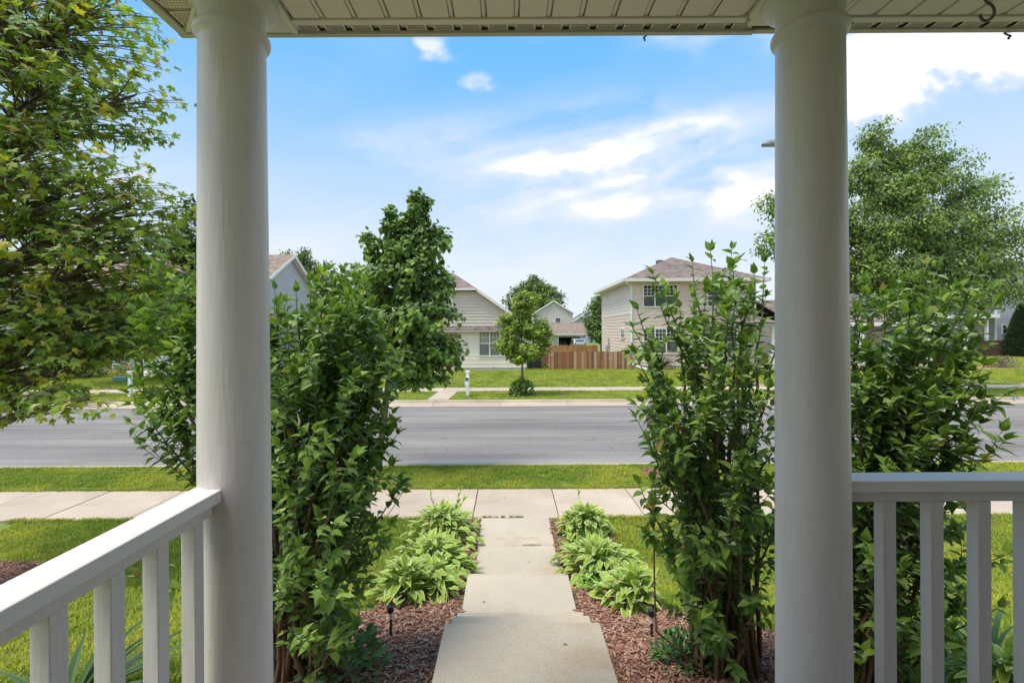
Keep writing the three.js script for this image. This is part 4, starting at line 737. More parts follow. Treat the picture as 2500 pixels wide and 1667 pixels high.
const bez = (a, c, b, n) => { const o = []; for (let i = 0; i <= n; i++) { const t = i / n; o.push(a.clone().multiplyScalar((1 - t) * (1 - t)).addScaledVector(c, 2 * t * (1 - t)).addScaledVector(b, t * t)); } return o; };
const alongPts = (pts, s) => { const f = clamp(s, 0, 0.9999) * (pts.length - 1), i = Math.floor(f); return pts[i].clone().lerp(pts[i + 1], f - i); };
const tangent = (pts, s) => { const i = Math.min(pts.length - 2, Math.floor(clamp(s) * (pts.length - 1))); return pts[i + 1].clone().sub(pts[i]).normalize(); };
const ball = (r = 1) => { let v; do v = V(rr(-1, 1), rr(-1, 1), rr(-1, 1)); while (v.lengthSq() > 1); return v.multiplyScalar(r); };
const rel = (g, o) => g.translate(-o.x, -o.y, -o.z);

const GREENS = {
  lilac: [[0.094, 0.192, 0.018], [0.133, 0.253, 0.023], [0.179, 0.314, 0.026], [0.072, 0.146, 0.020], [0.282, 0.415, 0.035], [0.328, 0.265, 0.047]],
  maple: [[0.160, 0.278, 0.012], [0.222, 0.347, 0.014], [0.318, 0.432, 0.018], [0.116, 0.202, 0.012], [0.551, 0.508, 0.025], [0.636, 0.321, 0.045]],
  linden: [[0.110, 0.219, 0.020], [0.160, 0.285, 0.025], [0.230, 0.357, 0.028], [0.080, 0.155, 0.017]],
  locust: [[0.177, 0.288, 0.055], [0.236, 0.355, 0.066], [0.331, 0.444, 0.078], [0.130, 0.213, 0.046]],
  far: [[0.107, 0.182, 0.028], [0.151, 0.233, 0.035], [0.080, 0.139, 0.024], [0.197, 0.276, 0.039]],
};
// ---- lilacs beside the steps
function lilac(label, base, spread, tips, { leaf = [0.048, 0.082], singles = 300, low = 0.14, step = 0.085, extra = [], extraTips = 46 } = {}) {
  const t = thing('lilac_bush', label, 'bush', base.toArray()), stems = new MB(), shoots = new MB(), slots = [];
  const putLeaf = (p, dir, up, size, tip) => slots.push({ p, dir, up, size, tint: rnd() < 0.012 ? 5 : tip ? (rnd() < 0.5 ? 2 : rnd() < 0.35 ? 4 : 1) : pick([0, 0, 1, 1, 2, 3]), vary: rr(0.85, 1.15) });
  const pairs = (pts, s0, s1, node, size, tipS) => {
    const L = pts[0].distanceTo(pts[pts.length - 1]); let k = 0; const roll = rr(0, 3.14);
    for (let s = s0; s <= s1 + 1e-6; s += node / L, k++) {
      const p = alongPts(pts, s), tg = tangent(pts, s), side = V(rr(-1, 1), 0, rr(-1, 1)).cross(tg).normalize(); side.applyAxisAngle(tg, roll + k * 1.57);
      for (const q of [-1, 1]) { if (rnd() < 0.2) continue; const d = side.clone().multiplyScalar(q * rr(0.7, 1)).addScaledVector(tg, rr(0.25, 0.8)).add(V(0, rr(-0.45, 0.15), 0)); putLeaf(p.clone(), d, V(0, 1, 0).addScaledVector(tg, 0.35).add(ball(0.45)), rr(...leaf) * size, s > tipS); }
    }
    const e = pts[pts.length - 1], tg = tangent(pts, 1); for (let q = 0; q < 3; q++) putLeaf(e.clone(), tg.clone().add(ball(0.55)), V(0, 1, 0).add(ball(0.6)), rr(0.6, 0.95) * leaf[1] * size, true);
  };
  tips = tips.slice(); for (let i = 0; i < (extraTips ?? 0); i++) { const a = pick(tips), b = pick(rnd() < 0.5 ? tips : tips.filter((q) => q.y > 2.2)); if (a.distanceTo(b) < 1.3) tips.push(a.clone().lerp(b, rr(0.3, 0.7)).add(ball(0.08))); }
  for (const tip of tips) {
    const a = rr(0, 6.28), r = spread * Math.sqrt(rnd()), B = V(base.x + Math.cos(a) * r, 0, base.z + Math.sin(a) * r * 0.8); B.y = gy(B.z) - 0.03;
    const c = V(lerp(B.x, tip.x, rr(0.15, 0.4)), lerp(B.y, tip.y, rr(0.5, 0.7)), lerp(B.z, tip.z, rr(0.15, 0.4))), pts = bez(B, c, tip, 12); for (let i = 1; i < 12; i++) pts[i].add(ball(0.022));
    const L = B.distanceTo(tip), r0 = 0.0065 + 0.0042 * L * rr(0.7, 1.4); stems.add(rel(tube(pts.slice(0, 10), r0, r0 * 0.42), base)); shoots.add(rel(tube(pts.slice(9), r0 * 0.44, 0.0016, 4), base));
    pairs(pts, 0.78, 0.99, 0.05, 1.0, 0.86);
    for (let s = low + rr(0, 0.05); s < 0.93; s += step / L * rr(0.7, 1.5)) {
      const p = alongPts(pts, s), tg = tangent(pts, s), d = ball().addScaledVector(tg, 0.75).add(V(0, 0.25, 0)).normalize(), l = rr(0.09, 0.30) * (1.15 - 0.5 * s), q = bez(p, p.clone().addScaledVector(d, l * 0.5).addScaledVector(tg, l * 0.1), p.clone().addScaledVector(d, l).add(V(0, l * 0.2, 0)), 4);
      (s > 0.6 ? shoots : stems).add(rel(tube(q, 0.0028, 0.0012, 3), base)); pairs(q, 0.25, 0.97, 0.036, lerp(0.66, 1, smooth(0.3, 0.85, s)), s > 0.72 ? 0.5 : 1.5);
    }
  }
  for (const [a, b] of extra) { const A = at(...a), B = at(...b), q = bez(A, A.clone().lerp(B, 0.5).add(ball(0.02)), B, 6); stems.add(rel(tube(q, 0.006, 0.0045, 5), base)); if (B.y > A.y + 0.4) pairs(q, 0.9, 0.99, 0.03, 0.9, 2); }
  part('stems', mergeGeometries(stems.l), M.stem, t); part('shoots', mergeGeometries(shoots.l), M.shoot, t);
  addLeaves(t, slots, LEAF.lilac, GREENS.lilac, { single: singles, look: { trans: 0.48, coat: 0.22, coatRough: 0.42 } });
  return slots.length;
}
const tipsOf = (l) => l.map(([x, y, d]) => at(x, y, d));
seed(1001);
{
  const tips = tipsOf([[372, 640, 2.75], [392, 700, 2.8], [350, 735, 2.7], [410, 790, 2.75], [330, 845, 2.65], [375, 860, 2.7], [312, 960, 2.6], [390, 960, 2.7], [440, 690, 2.85], [352, 1080, 2.6], [322, 790, 2.7], [300, 905, 2.65], [430, 770, 2.9], [455, 900, 2.8], [345, 1010, 2.7], [420, 1060, 2.8], [670, 705, 2.7], [800, 660, 2.75], [835, 668, 2.8], [722, 712, 2.5], [775, 668, 2.9], [812, 690, 2.6], [862, 676, 3.0], [890, 705, 2.7], [925, 770, 2.9], [962, 836, 2.7], [940, 905, 2.9], [958, 1010, 2.8], [700, 800, 2.4], [640, 760, 2.6], [820, 790, 2.4], [760, 860, 2.3], [880, 860, 2.5], [690, 940, 2.3], [840, 960, 2.3], [905, 990, 2.6], [960, 1130, 2.7], [985, 1200, 2.8], [925, 1170, 2.4], [770, 1050, 2.2], [860, 1120, 2.2], [690, 1130, 2.3], [600, 930, 2.5], [540, 800, 2.8], [560, 1050, 2.4], [930, 1330, 2.5], [940, 1420, 2.5], [820, 1280, 2.15], [700, 1300, 2.2], [890, 1480, 2.3], [780, 1430, 2.1], [660, 1450, 2.2], [520, 1330, 2.3], [440, 1290, 2.6], [400, 1430, 2.4], [880, 740, 3.2], [740, 760, 3.2], [905, 740, 2.6], [930, 800, 2.7], [950, 860, 2.6], [968, 930, 2.8], [945, 960, 2.6], [970, 1060, 2.7], [850, 720, 2.5], [690, 740, 2.9], [900, 640, 3.1], [790, 1180, 2.6], [900, 1060, 3.1], [840, 1560, 2.2], [740, 1560, 2.1]]);
  lilac('tall lilac bush between the sloping-away railing and the hostas, reaching over the road', V(-1.22, gy(-2.75), -2.75), 0.2, tips);
}
seed(1002);
{
  const tips = tipsOf([[1593, 668, 2.6], [1560, 1180, 2.5], [1545, 800, 2.6], [1575, 1300, 2.45], [1600, 1000, 2.3], [1690, 640, 2.8], [1556, 756, 2.5], [1548, 862, 2.45], [1570, 935, 2.7], [1552, 1020, 2.5], [1588, 1085, 2.6], [1600, 1190, 2.5], [1640, 1120, 2.4], [1660, 750, 2.8], [1735, 612, 2.7], [1788, 608, 2.9], [1842, 668, 2.6], [1868, 640, 2.8], [1800, 700, 2.4], [1700, 820, 2.5], [1760, 860, 2.3], [1650, 960, 2.4], [1840, 840, 2.4], [1850, 980, 2.3], [1720, 1010, 2.3], [1790, 1120, 2.2], [1640, 1270, 2.3], [1700, 1300, 2.2], [1650, 1400, 2.3], [1690, 1480, 2.2], [1640, 1330, 2.6], [1780, 1330, 2.15], [1850, 1250, 2.2], [1860, 1460, 2.15], [1760, 1560, 2.1], [1720, 1180, 2.6], [1860, 1120, 2.6], [1700, 700, 3.1], [1820, 760, 3.0], [1930, 760, 2.7], [1960, 980, 2.5], [1940, 1250, 2.3]]);
  lilac('open lilac bush between the steps and the column, its brown stems showing', V(1.27, gy(-2.75), -2.75), 0.22, tips, { step: 0.115, low: 0.18, extraTips: 14, extra: [[[1602, 1540, 2.55], [1597, 1225, 2.5]], [[1720, 1640, 2.7], [1602, 1540, 2.55]]] });
}
seed(1003);
{
  const tips = tipsOf([[2128, 616, 2.6], [2110, 720, 2.5], [2180, 705, 2.7], [2235, 690, 2.5], [2292, 655, 2.7], [2330, 705, 2.5], [2396, 640, 2.6], [2425, 705, 2.6], [2432, 742, 2.4], [2360, 790, 2.5], [2270, 780, 2.35], [2190, 820, 2.4], [2120, 850, 2.5], [2330, 880, 2.5], [2400, 930, 2.5], [2462, 962, 2.45], [2300, 980, 2.4], [2370, 1015, 2.45], [2210, 960, 2.4], [2130, 1000, 2.5], [2260, 1080, 2.3], [2340, 1100, 2.4], [2448, 1052, 2.35], [2180, 1150, 2.3], [2110, 1200, 2.4], [2240, 1230, 2.3], [2330, 1240, 2.5], [2390, 1260, 2.4], [2150, 1350, 2.2], [2220, 1400, 2.3], [2290, 1450, 2.2], [2360, 1470, 2.4], [2470, 1350, 2.3], [2440, 1480, 2.3], [2140, 1520, 2.15], [2250, 1570, 2.1], [2340, 1570, 2.2], [2100, 1600, 2.2], [2060, 900, 2.6], [2050, 1150, 2.5]]);
  lilac('spreading lilac bush seen over and through the front railing', V(2.02, gy(-2.7), -2.7), 0.22, tips, { step: 0.09, low: 0.15, extraTips: 16, leaf: [0.052, 0.086] });
}
// ---- trees
function tree(o) {
  const base = V(...o.base), t = thing(o.name, o.label, 'tree', base.toArray(), o.group), wood = new MB(), limbs = new MB(), slots = [];
  const top = V(...o.top), tp = bez(base.clone().add(V(0, -0.1, 0)), base.clone().lerp(top, 0.5).add(V(rr(-0.1, 0.1), 0, rr(-0.1, 0.1)).multiplyScalar(top.y * 0.25)), top, 14); wood.l.push(rel(tube(tp, o.r, o.r * 0.22, 10), base));
  const trunkAt = (y) => alongPts(tp, clamp((y - base.y) / (top.y - base.y), 0.02, 0.99));
  for (const lb of o.lobes) {
    const c = V(...lb.c), R = lb.r, reach = Math.hypot(c.x - top.x, c.z - top.z), y0 = clamp(c.y - R[1] * 0.35 - (lb.rise ?? 0.6) * reach, base.y + o.clear, top.y * 0.98 + base.y * 0.02), A = trunkAt(y0);
    const lp = bez(A, A.clone().lerp(c, 0.5).add(V(0, 0.12 * A.distanceTo(c), 0)), c.clone().add(V(0, R[1] * 0.5, 0)), 8); limbs.l.push(rel(tube(lp, o.r * (o.limb ?? 0.42), o.r * 0.08, 6), base));
    for (let i = 0; i < lb.n; i++) {
      const d = ball(1), q = d.length() || 1; d.multiplyScalar(Math.pow(q, o.shell ?? 0.5) / q);
      const tip = V(c.x + d.x * R[0], c.y + d.y * R[1], c.z + d.z * R[2]); if (o.taper) { const f = clamp((tip.y - (c.y - R[1])) / (2 * R[1])); const k = o.taper(f); tip.x = lerp(c.x, tip.x, k); tip.z = lerp(c.z, tip.z, k); }
      const s0 = clamp(0.15 + 0.75 * (d.y * 0.5 + 0.5) * rr(0.7, 1.1)), from = alongPts(lp, s0), dist = from.distanceTo(tip), tw = bez(from, from.clone().lerp(tip, 0.5).add(V(0, (o.arch ?? 0.12) * dist, 0)), tip, 5); limbs.l.push(rel(tube(tw, o.r * 0.07 + 0.002, 0.002, 3), base));
      const out = tip.clone().sub(c).normalize(); const nl = o.per, tone = rr(0.72, 1.28), kin = [pick(o.tints), pick(o.tints)], flat = o.flat ?? 1;  // tone per branch puts clump light and shade into the leaf colour
      for (let k = 0; k < nl; k++) {
        const s = 1 - Math.pow(rnd(), 1.5) * (o.back ?? 0.5), p = alongPts(tw, s).add(ball(o.cluster * (k === 0 ? 0.2 : 1)).multiply(V(1, flat, 1))), dr = out.clone().multiplyScalar(0.5).add(ball(0.9)).add(V(0, -o.droop, 0));
        const young = o.young && s > 0.86 && d.y > -0.1 && rnd() < o.young; slots.push({ p, dir: dr, up: V(0, 1, 0).addScaledVector(out, 0.35).add(ball(o.flutter ?? 0.6)), size: rr(...o.leaf), tint: young ? pick(o.youngTints) : rnd() < 0.6 ? pick(kin) : pick(o.tints), vary: tone * rr(0.85, 1.15) });
      }
    }
  }
  part('trunk', mergeGeometries(wood.l.map(clean)), o.bark ?? M.bark, t); part('limbs', mergeGeometries(limbs.l.map(clean)), o.bark ?? M.bark, t);
  addLeaves(t, slots, o.geos, o.palette, { single: o.single ?? 0, mass: 'crown', look: o.look ?? {} }); return t;
}
const lobe = (px, py, d, rx, ry, rz, n, extra = {}) => ({ c: at(px, py, d).toArray(), r: [rx, ry, rz], n, ...extra });
seed(2001);
tree({ // maple on our lawn
  name: 'maple_tree', label: 'large maple with yellow green lobed leaves on the near lawn', base: [-5.7, G(4.55), -4.55], top: [-5.4, 8.6, -4.9], r: 0.15, clear: 1.0, limb: 0.5,
  lobes: [lobe(60, 60, 5.0, 1.3, 1.0, 1.2, 97), lobe(200, 120, 5.2, 0.95, 0.75, 0.9, 71), lobe(290, 60, 5.3, 0.55, 0.5, 0.6, 28), lobe(330, 270, 5.2, 0.6, 0.35, 0.6, 38), lobe(120, 280, 5.0, 1.0, 0.6, 1.0, 71), lobe(60, 430, 4.8, 1.0, 0.55, 0.9, 77), lobe(230, 480, 5.0, 0.9, 0.45, 0.8, 71), lobe(370, 520, 5.2, 0.5, 0.42, 0.6, 38), lobe(120, 620, 4.9, 1.0, 0.5, 0.9, 83), lobe(330, 640, 5.1, 0.65, 0.45, 0.7, 51), lobe(60, 760, 4.8, 0.8, 0.4, 0.8, 61), lobe(250, 770, 5.2, 0.8, 0.35, 0.7, 54), lobe(420, 800, 5.4, 0.35, 0.3, 0.5, 30), lobe(330, 830, 5.2, 0.45, 0.2, 0.5, 30), lobe(400, 720, 5.4, 0.4, 0.4, 0.6, 25), lobe(120, 870, 4.9, 0.75, 0.28, 0.7, 38), lobe(30, 900, 4.7, 0.5, 0.25, 0.6, 22), lobe(100, 975, 4.5, 0.62, 0.13, 0.45, 25, { rise: 0.35 }), lobe(215, 985, 4.5, 0.28, 0.09, 0.3, 9, { rise: 0.3 }), lobe(-250, 200, 4.9, 1.4, 2.2, 1.4, 103), lobe(-200, 700, 4.6, 1.0, 1.0, 1.2, 71)],
  per: 10, leaf: [0.062, 0.112], cluster: 0.17, flat: 0.4, back: 0.8, droop: 0.3, flutter: 0.55, geos: LEAF.maple, palette: GREENS.maple, tints: [0, 1, 1, 2, 2, 2, 4], young: 0.22, youngTints: [2, 2, 4, 4, 4, 5], single: 300, look: { trans: 0.62, coat: 0.12 },
});
seed(2002);
const ld = 8.7;
tree({ // linden on the near verge
  name: 'linden_tree', label: 'young linden with heart shaped leaves on the near verge', base: at(920, 1152, 8.65).setY(G(8.65)).toArray(), top: [...at(1020, 470, ld).toArray()], r: 0.075, clear: 1.15,
  lobes: [lobe(1022, 515, ld, 0.22, 0.42, 0.22, 32), lobe(1050, 600, ld, 0.42, 0.45, 0.4, 60), lobe(990, 590, 8.7, 0.3, 0.5, 0.35, 50), lobe(1000, 650, 8.6, 0.5, 0.4, 0.5, 60), lobe(950, 575, 8.8, 0.24, 0.55, 0.25, 42), lobe(893, 600, 8.8, 0.13, 0.36, 0.16, 14), lobe(850, 680, 8.9, 0.12, 0.3, 0.16, 10), lobe(960, 690, ld, 0.72, 0.48, 0.6, 95), lobe(1075, 700, ld, 0.32, 0.38, 0.4, 40), lobe(1030, 780, 8.6, 0.8, 0.45, 0.75, 120), lobe(890, 790, 8.8, 0.65, 0.55, 0.6, 95), lobe(1065, 860, 8.6, 0.58, 0.32, 0.55, 80), lobe(970, 880, 8.5, 0.85, 0.36, 0.7, 120), lobe(1020, 925, 8.6, 0.6, 0.13, 0.45, 40)],
  per: 17, leaf: [0.075, 0.115], cluster: 0.1, droop: 0.55, back: 0.55, geos: LEAF.linden, palette: GREENS.linden, tints: [0, 0, 1, 1, 2, 3], single: 300, look: { trans: 0.45, coat: 0.25, coatRough: 0.4 },
});
seed(2003);
tree({ // small maple across the street
  name: 'young_maple', label: 'small round headed maple with a thin trunk on the far verge', base: [0.55, 0, -18.8], top: [0.5, 3.9, -18.8], r: 0.055, clear: 1.15,
  lobes: [lobe(1285, 745, 18.8, 0.55, 0.7, 0.5, 60), lobe(1250, 790, 18.8, 0.65, 0.55, 0.6, 60), lobe(1310, 800, 18.7, 0.65, 0.5, 0.6, 60), lobe(1240, 840, 18.7, 0.6, 0.42, 0.6, 50), lobe(1300, 850, 18.6, 0.75, 0.35, 0.7, 60), lobe(1335, 825, 18.7, 0.35, 0.3, 0.4, 18), lobe(1265, 870, 18.7, 0.5, 0.22, 0.5, 26)],
  per: 24, leaf: [0.08, 0.13], cluster: 0.14, droop: 0.3, back: 0.6, geos: LEAF.maple.slice(0, 2), palette: GREENS.maple.map((c) => mul(c, 1.0)), tints: [0, 1, 1, 2, 2, 3], young: 0.12, youngTints: [4], look: { trans: 0.5, coat: 0.1 },
});
seed(2004);
tree({ // honey locust
  name: 'honey_locust', label: 'tall feathery honey locust with an airy spreading crown', base: [14.9, 0, -18.9], top: [14.6, 9.6, -19], r: 0.16, clear: 2.4, limb: 0.3, arch: 0.08,
  lobes: [lobe(2145, 335, 19, 0.55, 0.7, 0.7, 34), lobe(2205, 385, 18.8, 0.8, 0.6, 0.8, 50), lobe(2275, 350, 19, 0.7, 0.75, 0.8, 44), lobe(2330, 410, 18.8, 0.9, 0.75, 0.9, 60), lobe(2095, 430, 19, 0.9, 0.9, 1.0, 60), lobe(2180, 470, 18.4, 1.0, 0.8, 1.0, 70), lobe(2265, 455, 18.5, 0.9, 0.9, 1.0, 70), lobe(2400, 470, 19, 1.0, 0.7, 1.1, 66), lobe(2060, 540, 18.8, 1.0, 0.9, 1.1, 66), lobe(2140, 570, 18.4, 1.0, 0.8, 1.0, 70), lobe(2235, 545, 18.2, 1.1, 0.9, 1.0, 80), lobe(2330, 555, 18.5, 1.1, 0.9, 1.1, 84), lobe(2440, 555, 18.8, 1.1, 0.9, 1.1, 80), lobe(2520, 600, 19, 1.1, 1.0, 1.2, 60), lobe(2100, 650, 18.6, 1.1, 0.9, 1.1, 80), lobe(2190, 660, 18.2, 1.1, 0.9, 1.1, 84), lobe(2290, 650, 18.3, 1.2, 0.9, 1.1, 90), lobe(2390, 660, 18.5, 1.2, 0.9, 1.2, 90), lobe(2480, 690, 18.8, 1.0, 0.9, 1.1, 70), lobe(2150, 735, 18.4, 1.0, 0.55, 1.0, 56), lobe(2260, 730, 18.2, 1.1, 0.55, 1.0, 60), lobe(2350, 725, 18.3, 1.0, 0.5, 1.0, 56), lobe(1960, 520, 19, 1.2, 1.0, 1.2, 60), lobe(1880, 500, 19, 0.5, 0.5, 0.6, 26), lobe(1872, 590, 19, 0.65, 0.45, 0.7, 34), lobe(1990, 640, 19, 1.2, 0.8, 1.2, 60)],
  per: 34, leaf: [0.10, 0.175], cluster: 0.36, flat: 0.75, droop: 0.3, flutter: 0.8, back: 0.7, geos: LEAF.small, palette: GREENS.locust, tints: [0, 0, 1, 1, 2, 3], look: { trans: 0.45, coat: 0 },
});
seed(2005);
const farTree = (name, label, x, d, h, w, n, o = {}) => { const y = gy(-d), c = [x, y + h * 0.62, -d]; tree({ name, label, base: [x, y, -d], top: [x, y + h * 0.8, -d], r: 0.02 * h, clear: h * 0.2, lobes: [{ c: [x, y + h * 0.78, -d], r: [w * 0.30, h * 0.2, w * 0.3], n: n * 0.25 }, { c: [x - w * 0.2, y + h * 0.62, -d + w * 0.1], r: [w * 0.3, h * 0.22, w * 0.3], n: n * 0.25 }, { c: [x + w * 0.2, y + h * 0.6, -d + w * 0.1], r: [w * 0.3, h * 0.22, w * 0.3], n: n * 0.25 }, { c: [x, y + h * 0.42, -d + w * 0.15], r: [w * 0.42, h * 0.2, w * 0.4], n: n * 0.35 }], per: 26, leaf: [0.18, 0.34], cluster: 0.42, droop: 0.3, geos: LEAF.small, palette: GREENS.far, tints: [0, 0, 1, 2, 3], look: { trans: 0.3, coat: 0.1 }, ...o }); };
farTree('ash_tree', 'big round dark tree rising behind the young maple and tan garage', 5.1, 92, 14.3, 12.6, 560, { leaf: [0.42, 0.66], cluster: 0.6 });
farTree('ash_tree', 'dark tree standing behind the corner of the hipped roof house', 10.15, 50, 6.9, 4.8, 330, { leaf: [0.2, 0.34] });
farTree('poplar_tree', 'green tree top beyond the blue grey gable', -21.0, 46, 11.4, 7.2, 380, { leaf: [0.22, 0.38] });
farTree('poplar_tree', 'lower green tree top between the blue grey gable and the linden', -16.8, 44, 9.4, 4.2, 240, { leaf: [0.22, 0.38] });
farTree('linden_street_tree', 'dark leafy street tree across the road, behind the maple and beside the column', -13.1, 19.6, 8.6, 4.0, 360, { leaf: [0.11, 0.18], cluster: 0.22, geos: LEAF.linden });
{ // low line of trees closing the view far behind the houses
  const l = [], q = new THREE.Quaternion(), e = new THREE.Euler(); for (let i = 0; i < 5200; i++) { const x = rr(-190, 190), h = 3.2 + 2.2 * fbm(x * 0.05, 1, 2, 3) + 1.2 * fbm(x * 0.3, 4, 2, 2); q.setFromEuler(e.set(rr(-1, 1), rr(0, 6.28), rr(-1, 1))); const s = rr(0.7, 1.5); l.push({ m: new THREE.Matrix4().compose(V(x, -0.6 + rnd() * h, -165 - rr(0, 8)), q, V(s, s, s)), c: mul(pick(GREENS.far), rr(0.8, 1.2)) }); }
  massOf('treeline', 'far line of trees closing the view behind the houses', 'trees', LEAF.fan[0], leafMat(null, { trans: 0.25, coat: 0 }), l);
}
farTree('crabapple_tree', 'low dark spreading tree in front of the pale houses beyond the maple', -19.6, 24.6, 5.4, 6.6, 380, { leaf: [0.11, 0.19], cluster: 0.3, clear: 0.9 });
// ---- shrubs
function shrub(name, label, x, d, rx, ry, rz, n, o = {}) {
  const y = o.y ?? gy(-d), t = thing(name, label, o.cat ?? 'shrub', [x, y, -d], o.group), slots = [], stems = new MB();
  for (let i = 0; i < n; i++) {
    const a = rr(0, 6.283), e = Math.acos(rr(o.minUp ?? -0.1, 1)), k = Math.pow(rnd(), 0.4) * (1 + 0.22 * fbm(Math.cos(a) * 1.7 + x, Math.sin(a) * 1.7, e, 2)), f = o.cone ? (1 - 0.93 * Math.pow(rnd(), 0.8)) : 1, out = V(Math.sin(e) * Math.cos(a), Math.cos(e), Math.sin(e) * Math.sin(a));
    let p; if (o.cone) { const hh = rnd(), w = o.cone(hh); p = V(x + Math.cos(a) * rx * w * Math.sqrt(rr(0.55, 1)), y + hh * ry, -d + Math.sin(a) * rz * w * Math.sqrt(rr(0.55, 1))); out.set(Math.cos(a), 0.5, Math.sin(a)); } else p = V(x + out.x * rx * k, y + Math.max(0.02, out.y * ry * k + (o.lift ?? 0.08)), -d + out.z * rz * k);
    slots.push({ p, dir: out.clone().add(ball(0.6)).add(V(0, o.lean ?? 0.2, 0)), up: V(0, 1, 0).addScaledVector(out, 0.6).add(ball(0.5)), size: rr(...o.leaf), tint: pick(o.tints ?? [0, 1, 2, 3]), vary: rr(0.8, 1.2) });
    if (i % (o.stemEvery ?? 14) === 0) stems.l.push(tube([V(rr(-0.1, 0.1) * rx, 0, rr(-0.1, 0.1) * rz), V((p.x - x) * 0.5, (p.y - y) * 0.6, (p.z + d) * 0.5), V(p.x - x, p.y - y, p.z + d)], 0.008 * ry + 0.002, 0.002, 3));
  }
  part('stems', mergeGeometries(stems.l.map(clean)), M.stem, t); addLeaves(t, slots, o.geos ?? LEAF.small, o.palette ?? GREENS.far, { single: o.single ?? 0, look: o.look ?? { trans: 0.28, coat: 0.15 } }); return t;
}
seed(3001);
shrub('peony_clump', 'bushy green clump around the foot of the young maple', 0.5, 18.72, 0.5, 0.58, 0.42, 620, { leaf: [0.1, 0.17], palette: GREENS.linden, geos: LEAF.lilac });
shrub('yellow_spirea', 'round golden yellow shrub nearest the far mailbox', -19.6, 26, 0.72, 0.8, 0.7, 900, { leaf: [0.07, 0.12], palette: [[0.34, 0.28, 0.03], [0.26, 0.25, 0.03], [0.16, 0.15, 0.03], [0.20, 0.09, 0.03]] });
shrub('yellow_spirea', 'round golden yellow shrub near the white boulder', -21.9, 26.4, 0.85, 0.9, 0.8, 1000, { leaf: [0.07, 0.12], palette: [[0.34, 0.28, 0.03], [0.26, 0.25, 0.03], [0.16, 0.15, 0.03], [0.20, 0.09, 0.03]] });
shrub('dark_yew', 'broad dark yew mound at the maple-hidden lawn edge', -24.6, 26, 1.7, 1.15, 1.2, 1500, { leaf: [0.12, 0.2], geos: LEAF.fan, palette: [[0.03, 0.07, 0.018], [0.045, 0.09, 0.02], [0.025, 0.055, 0.016], [0.06, 0.11, 0.025]] });
shrub('hydrangea_shrub', 'loose green shrub in front of the grey porch across the street', -18.3, 27, 0.8, 0.7, 0.7, 600, { leaf: [0.09, 0.15] });
shrub('spreading_yew', 'wide flat topped green yew on the lawn before the grey bungalow', 28.6, 31, 1.9, 1.55, 1.5, 2300, { leaf: [0.18, 0.3], geos: LEAF.fan, palette: [[0.055, 0.125, 0.025], [0.075, 0.15, 0.03], [0.04, 0.09, 0.02], [0.1, 0.18, 0.04]] });
shrub('barberry_shrub', 'low pinkish grey shrub in the orange mulch bed', 32.2, 30.2, 1.0, 0.75, 0.7, 700, { leaf: [0.08, 0.14], palette: [[0.20, 0.15, 0.13], [0.28, 0.22, 0.2], [0.08, 0.12, 0.05], [0.15, 0.1, 0.08]] });
shrub('arborvitae', 'tall narrow arborvitae against the light grey house', 47.4, 42.6, 1.25, 4.7, 1.25, 5200, { cone: (h) => h < 0.12 ? 0.75 + h * 2 : Math.pow(1 - (h - 0.12) / 0.88, 0.75), leaf: [0.25, 0.42], geos: LEAF.fan, palette: [[0.025, 0.06, 0.018], [0.04, 0.085, 0.022], [0.02, 0.045, 0.014], [0.055, 0.1, 0.03]], cat: 'conifer', stemEvery: 60, lean: 0.8 });
shrub('rose_shrub', 'low reddish shrub beneath the hipped roof house windows', 9.9, 30, 0.85, 0.75, 0.6, 600, { leaf: [0.08, 0.14], palette: [[0.12, 0.05, 0.035], [0.16, 0.06, 0.04], [0.07, 0.09, 0.03], [0.05, 0.09, 0.03]] });
shrub('boxwood_shrub', 'dark clipped shrub by the hipped roof house entrance', 11.6, 29.6, 0.6, 0.6, 0.5, 500, { leaf: [0.07, 0.12], palette: [[0.03, 0.075, 0.02], [0.045, 0.1, 0.022], [0.03, 0.06, 0.02], [0.06, 0.12, 0.03]] });
shrub('garage_shrub', 'small bright shrub beside the tan garage', 9.9, 70, 0.7, 1.9, 0.7, 400, { leaf: [0.15, 0.25] });
shrub('verge_hosta', 'low green clump on the far verge near the slim mailbox', -14.6, 19.0, 0.55, 0.28, 0.35, 260, { leaf: [0.1, 0.18], geos: LEAF.lilac, palette: GREENS.linden });
shrub('periwinkle', 'low glossy dark green periwinkle clump in the mulch by the steps', 1.06, 2.82, 0.19, 0.17, 0.16, 520, { leaf: [0.028, 0.046], geos: LEAF.lilac, palette: [[0.06, 0.16, 0.03], [0.085, 0.2, 0.035], [0.12, 0.26, 0.045], [0.045, 0.12, 0.026]], single: 200, look: { trans: 0.22, coat: 0.5, coatRough: 0.25 }, cat: 'ground cover plant', lift: 0.03 });
shrub('vine_clump', 'matt green leafy clump spilling over mulch below the tall lilac', -0.98, 2.72, 0.24, 0.26, 0.2, 330, { leaf: [0.045, 0.075], geos: LEAF.lilac, palette: [[0.1, 0.21, 0.06], [0.13, 0.26, 0.07], [0.08, 0.17, 0.05], [0.17, 0.31, 0.07]], single: 200, look: { trans: 0.25, coat: 0.05 }, cat: 'ground cover plant', lift: 0.05 });
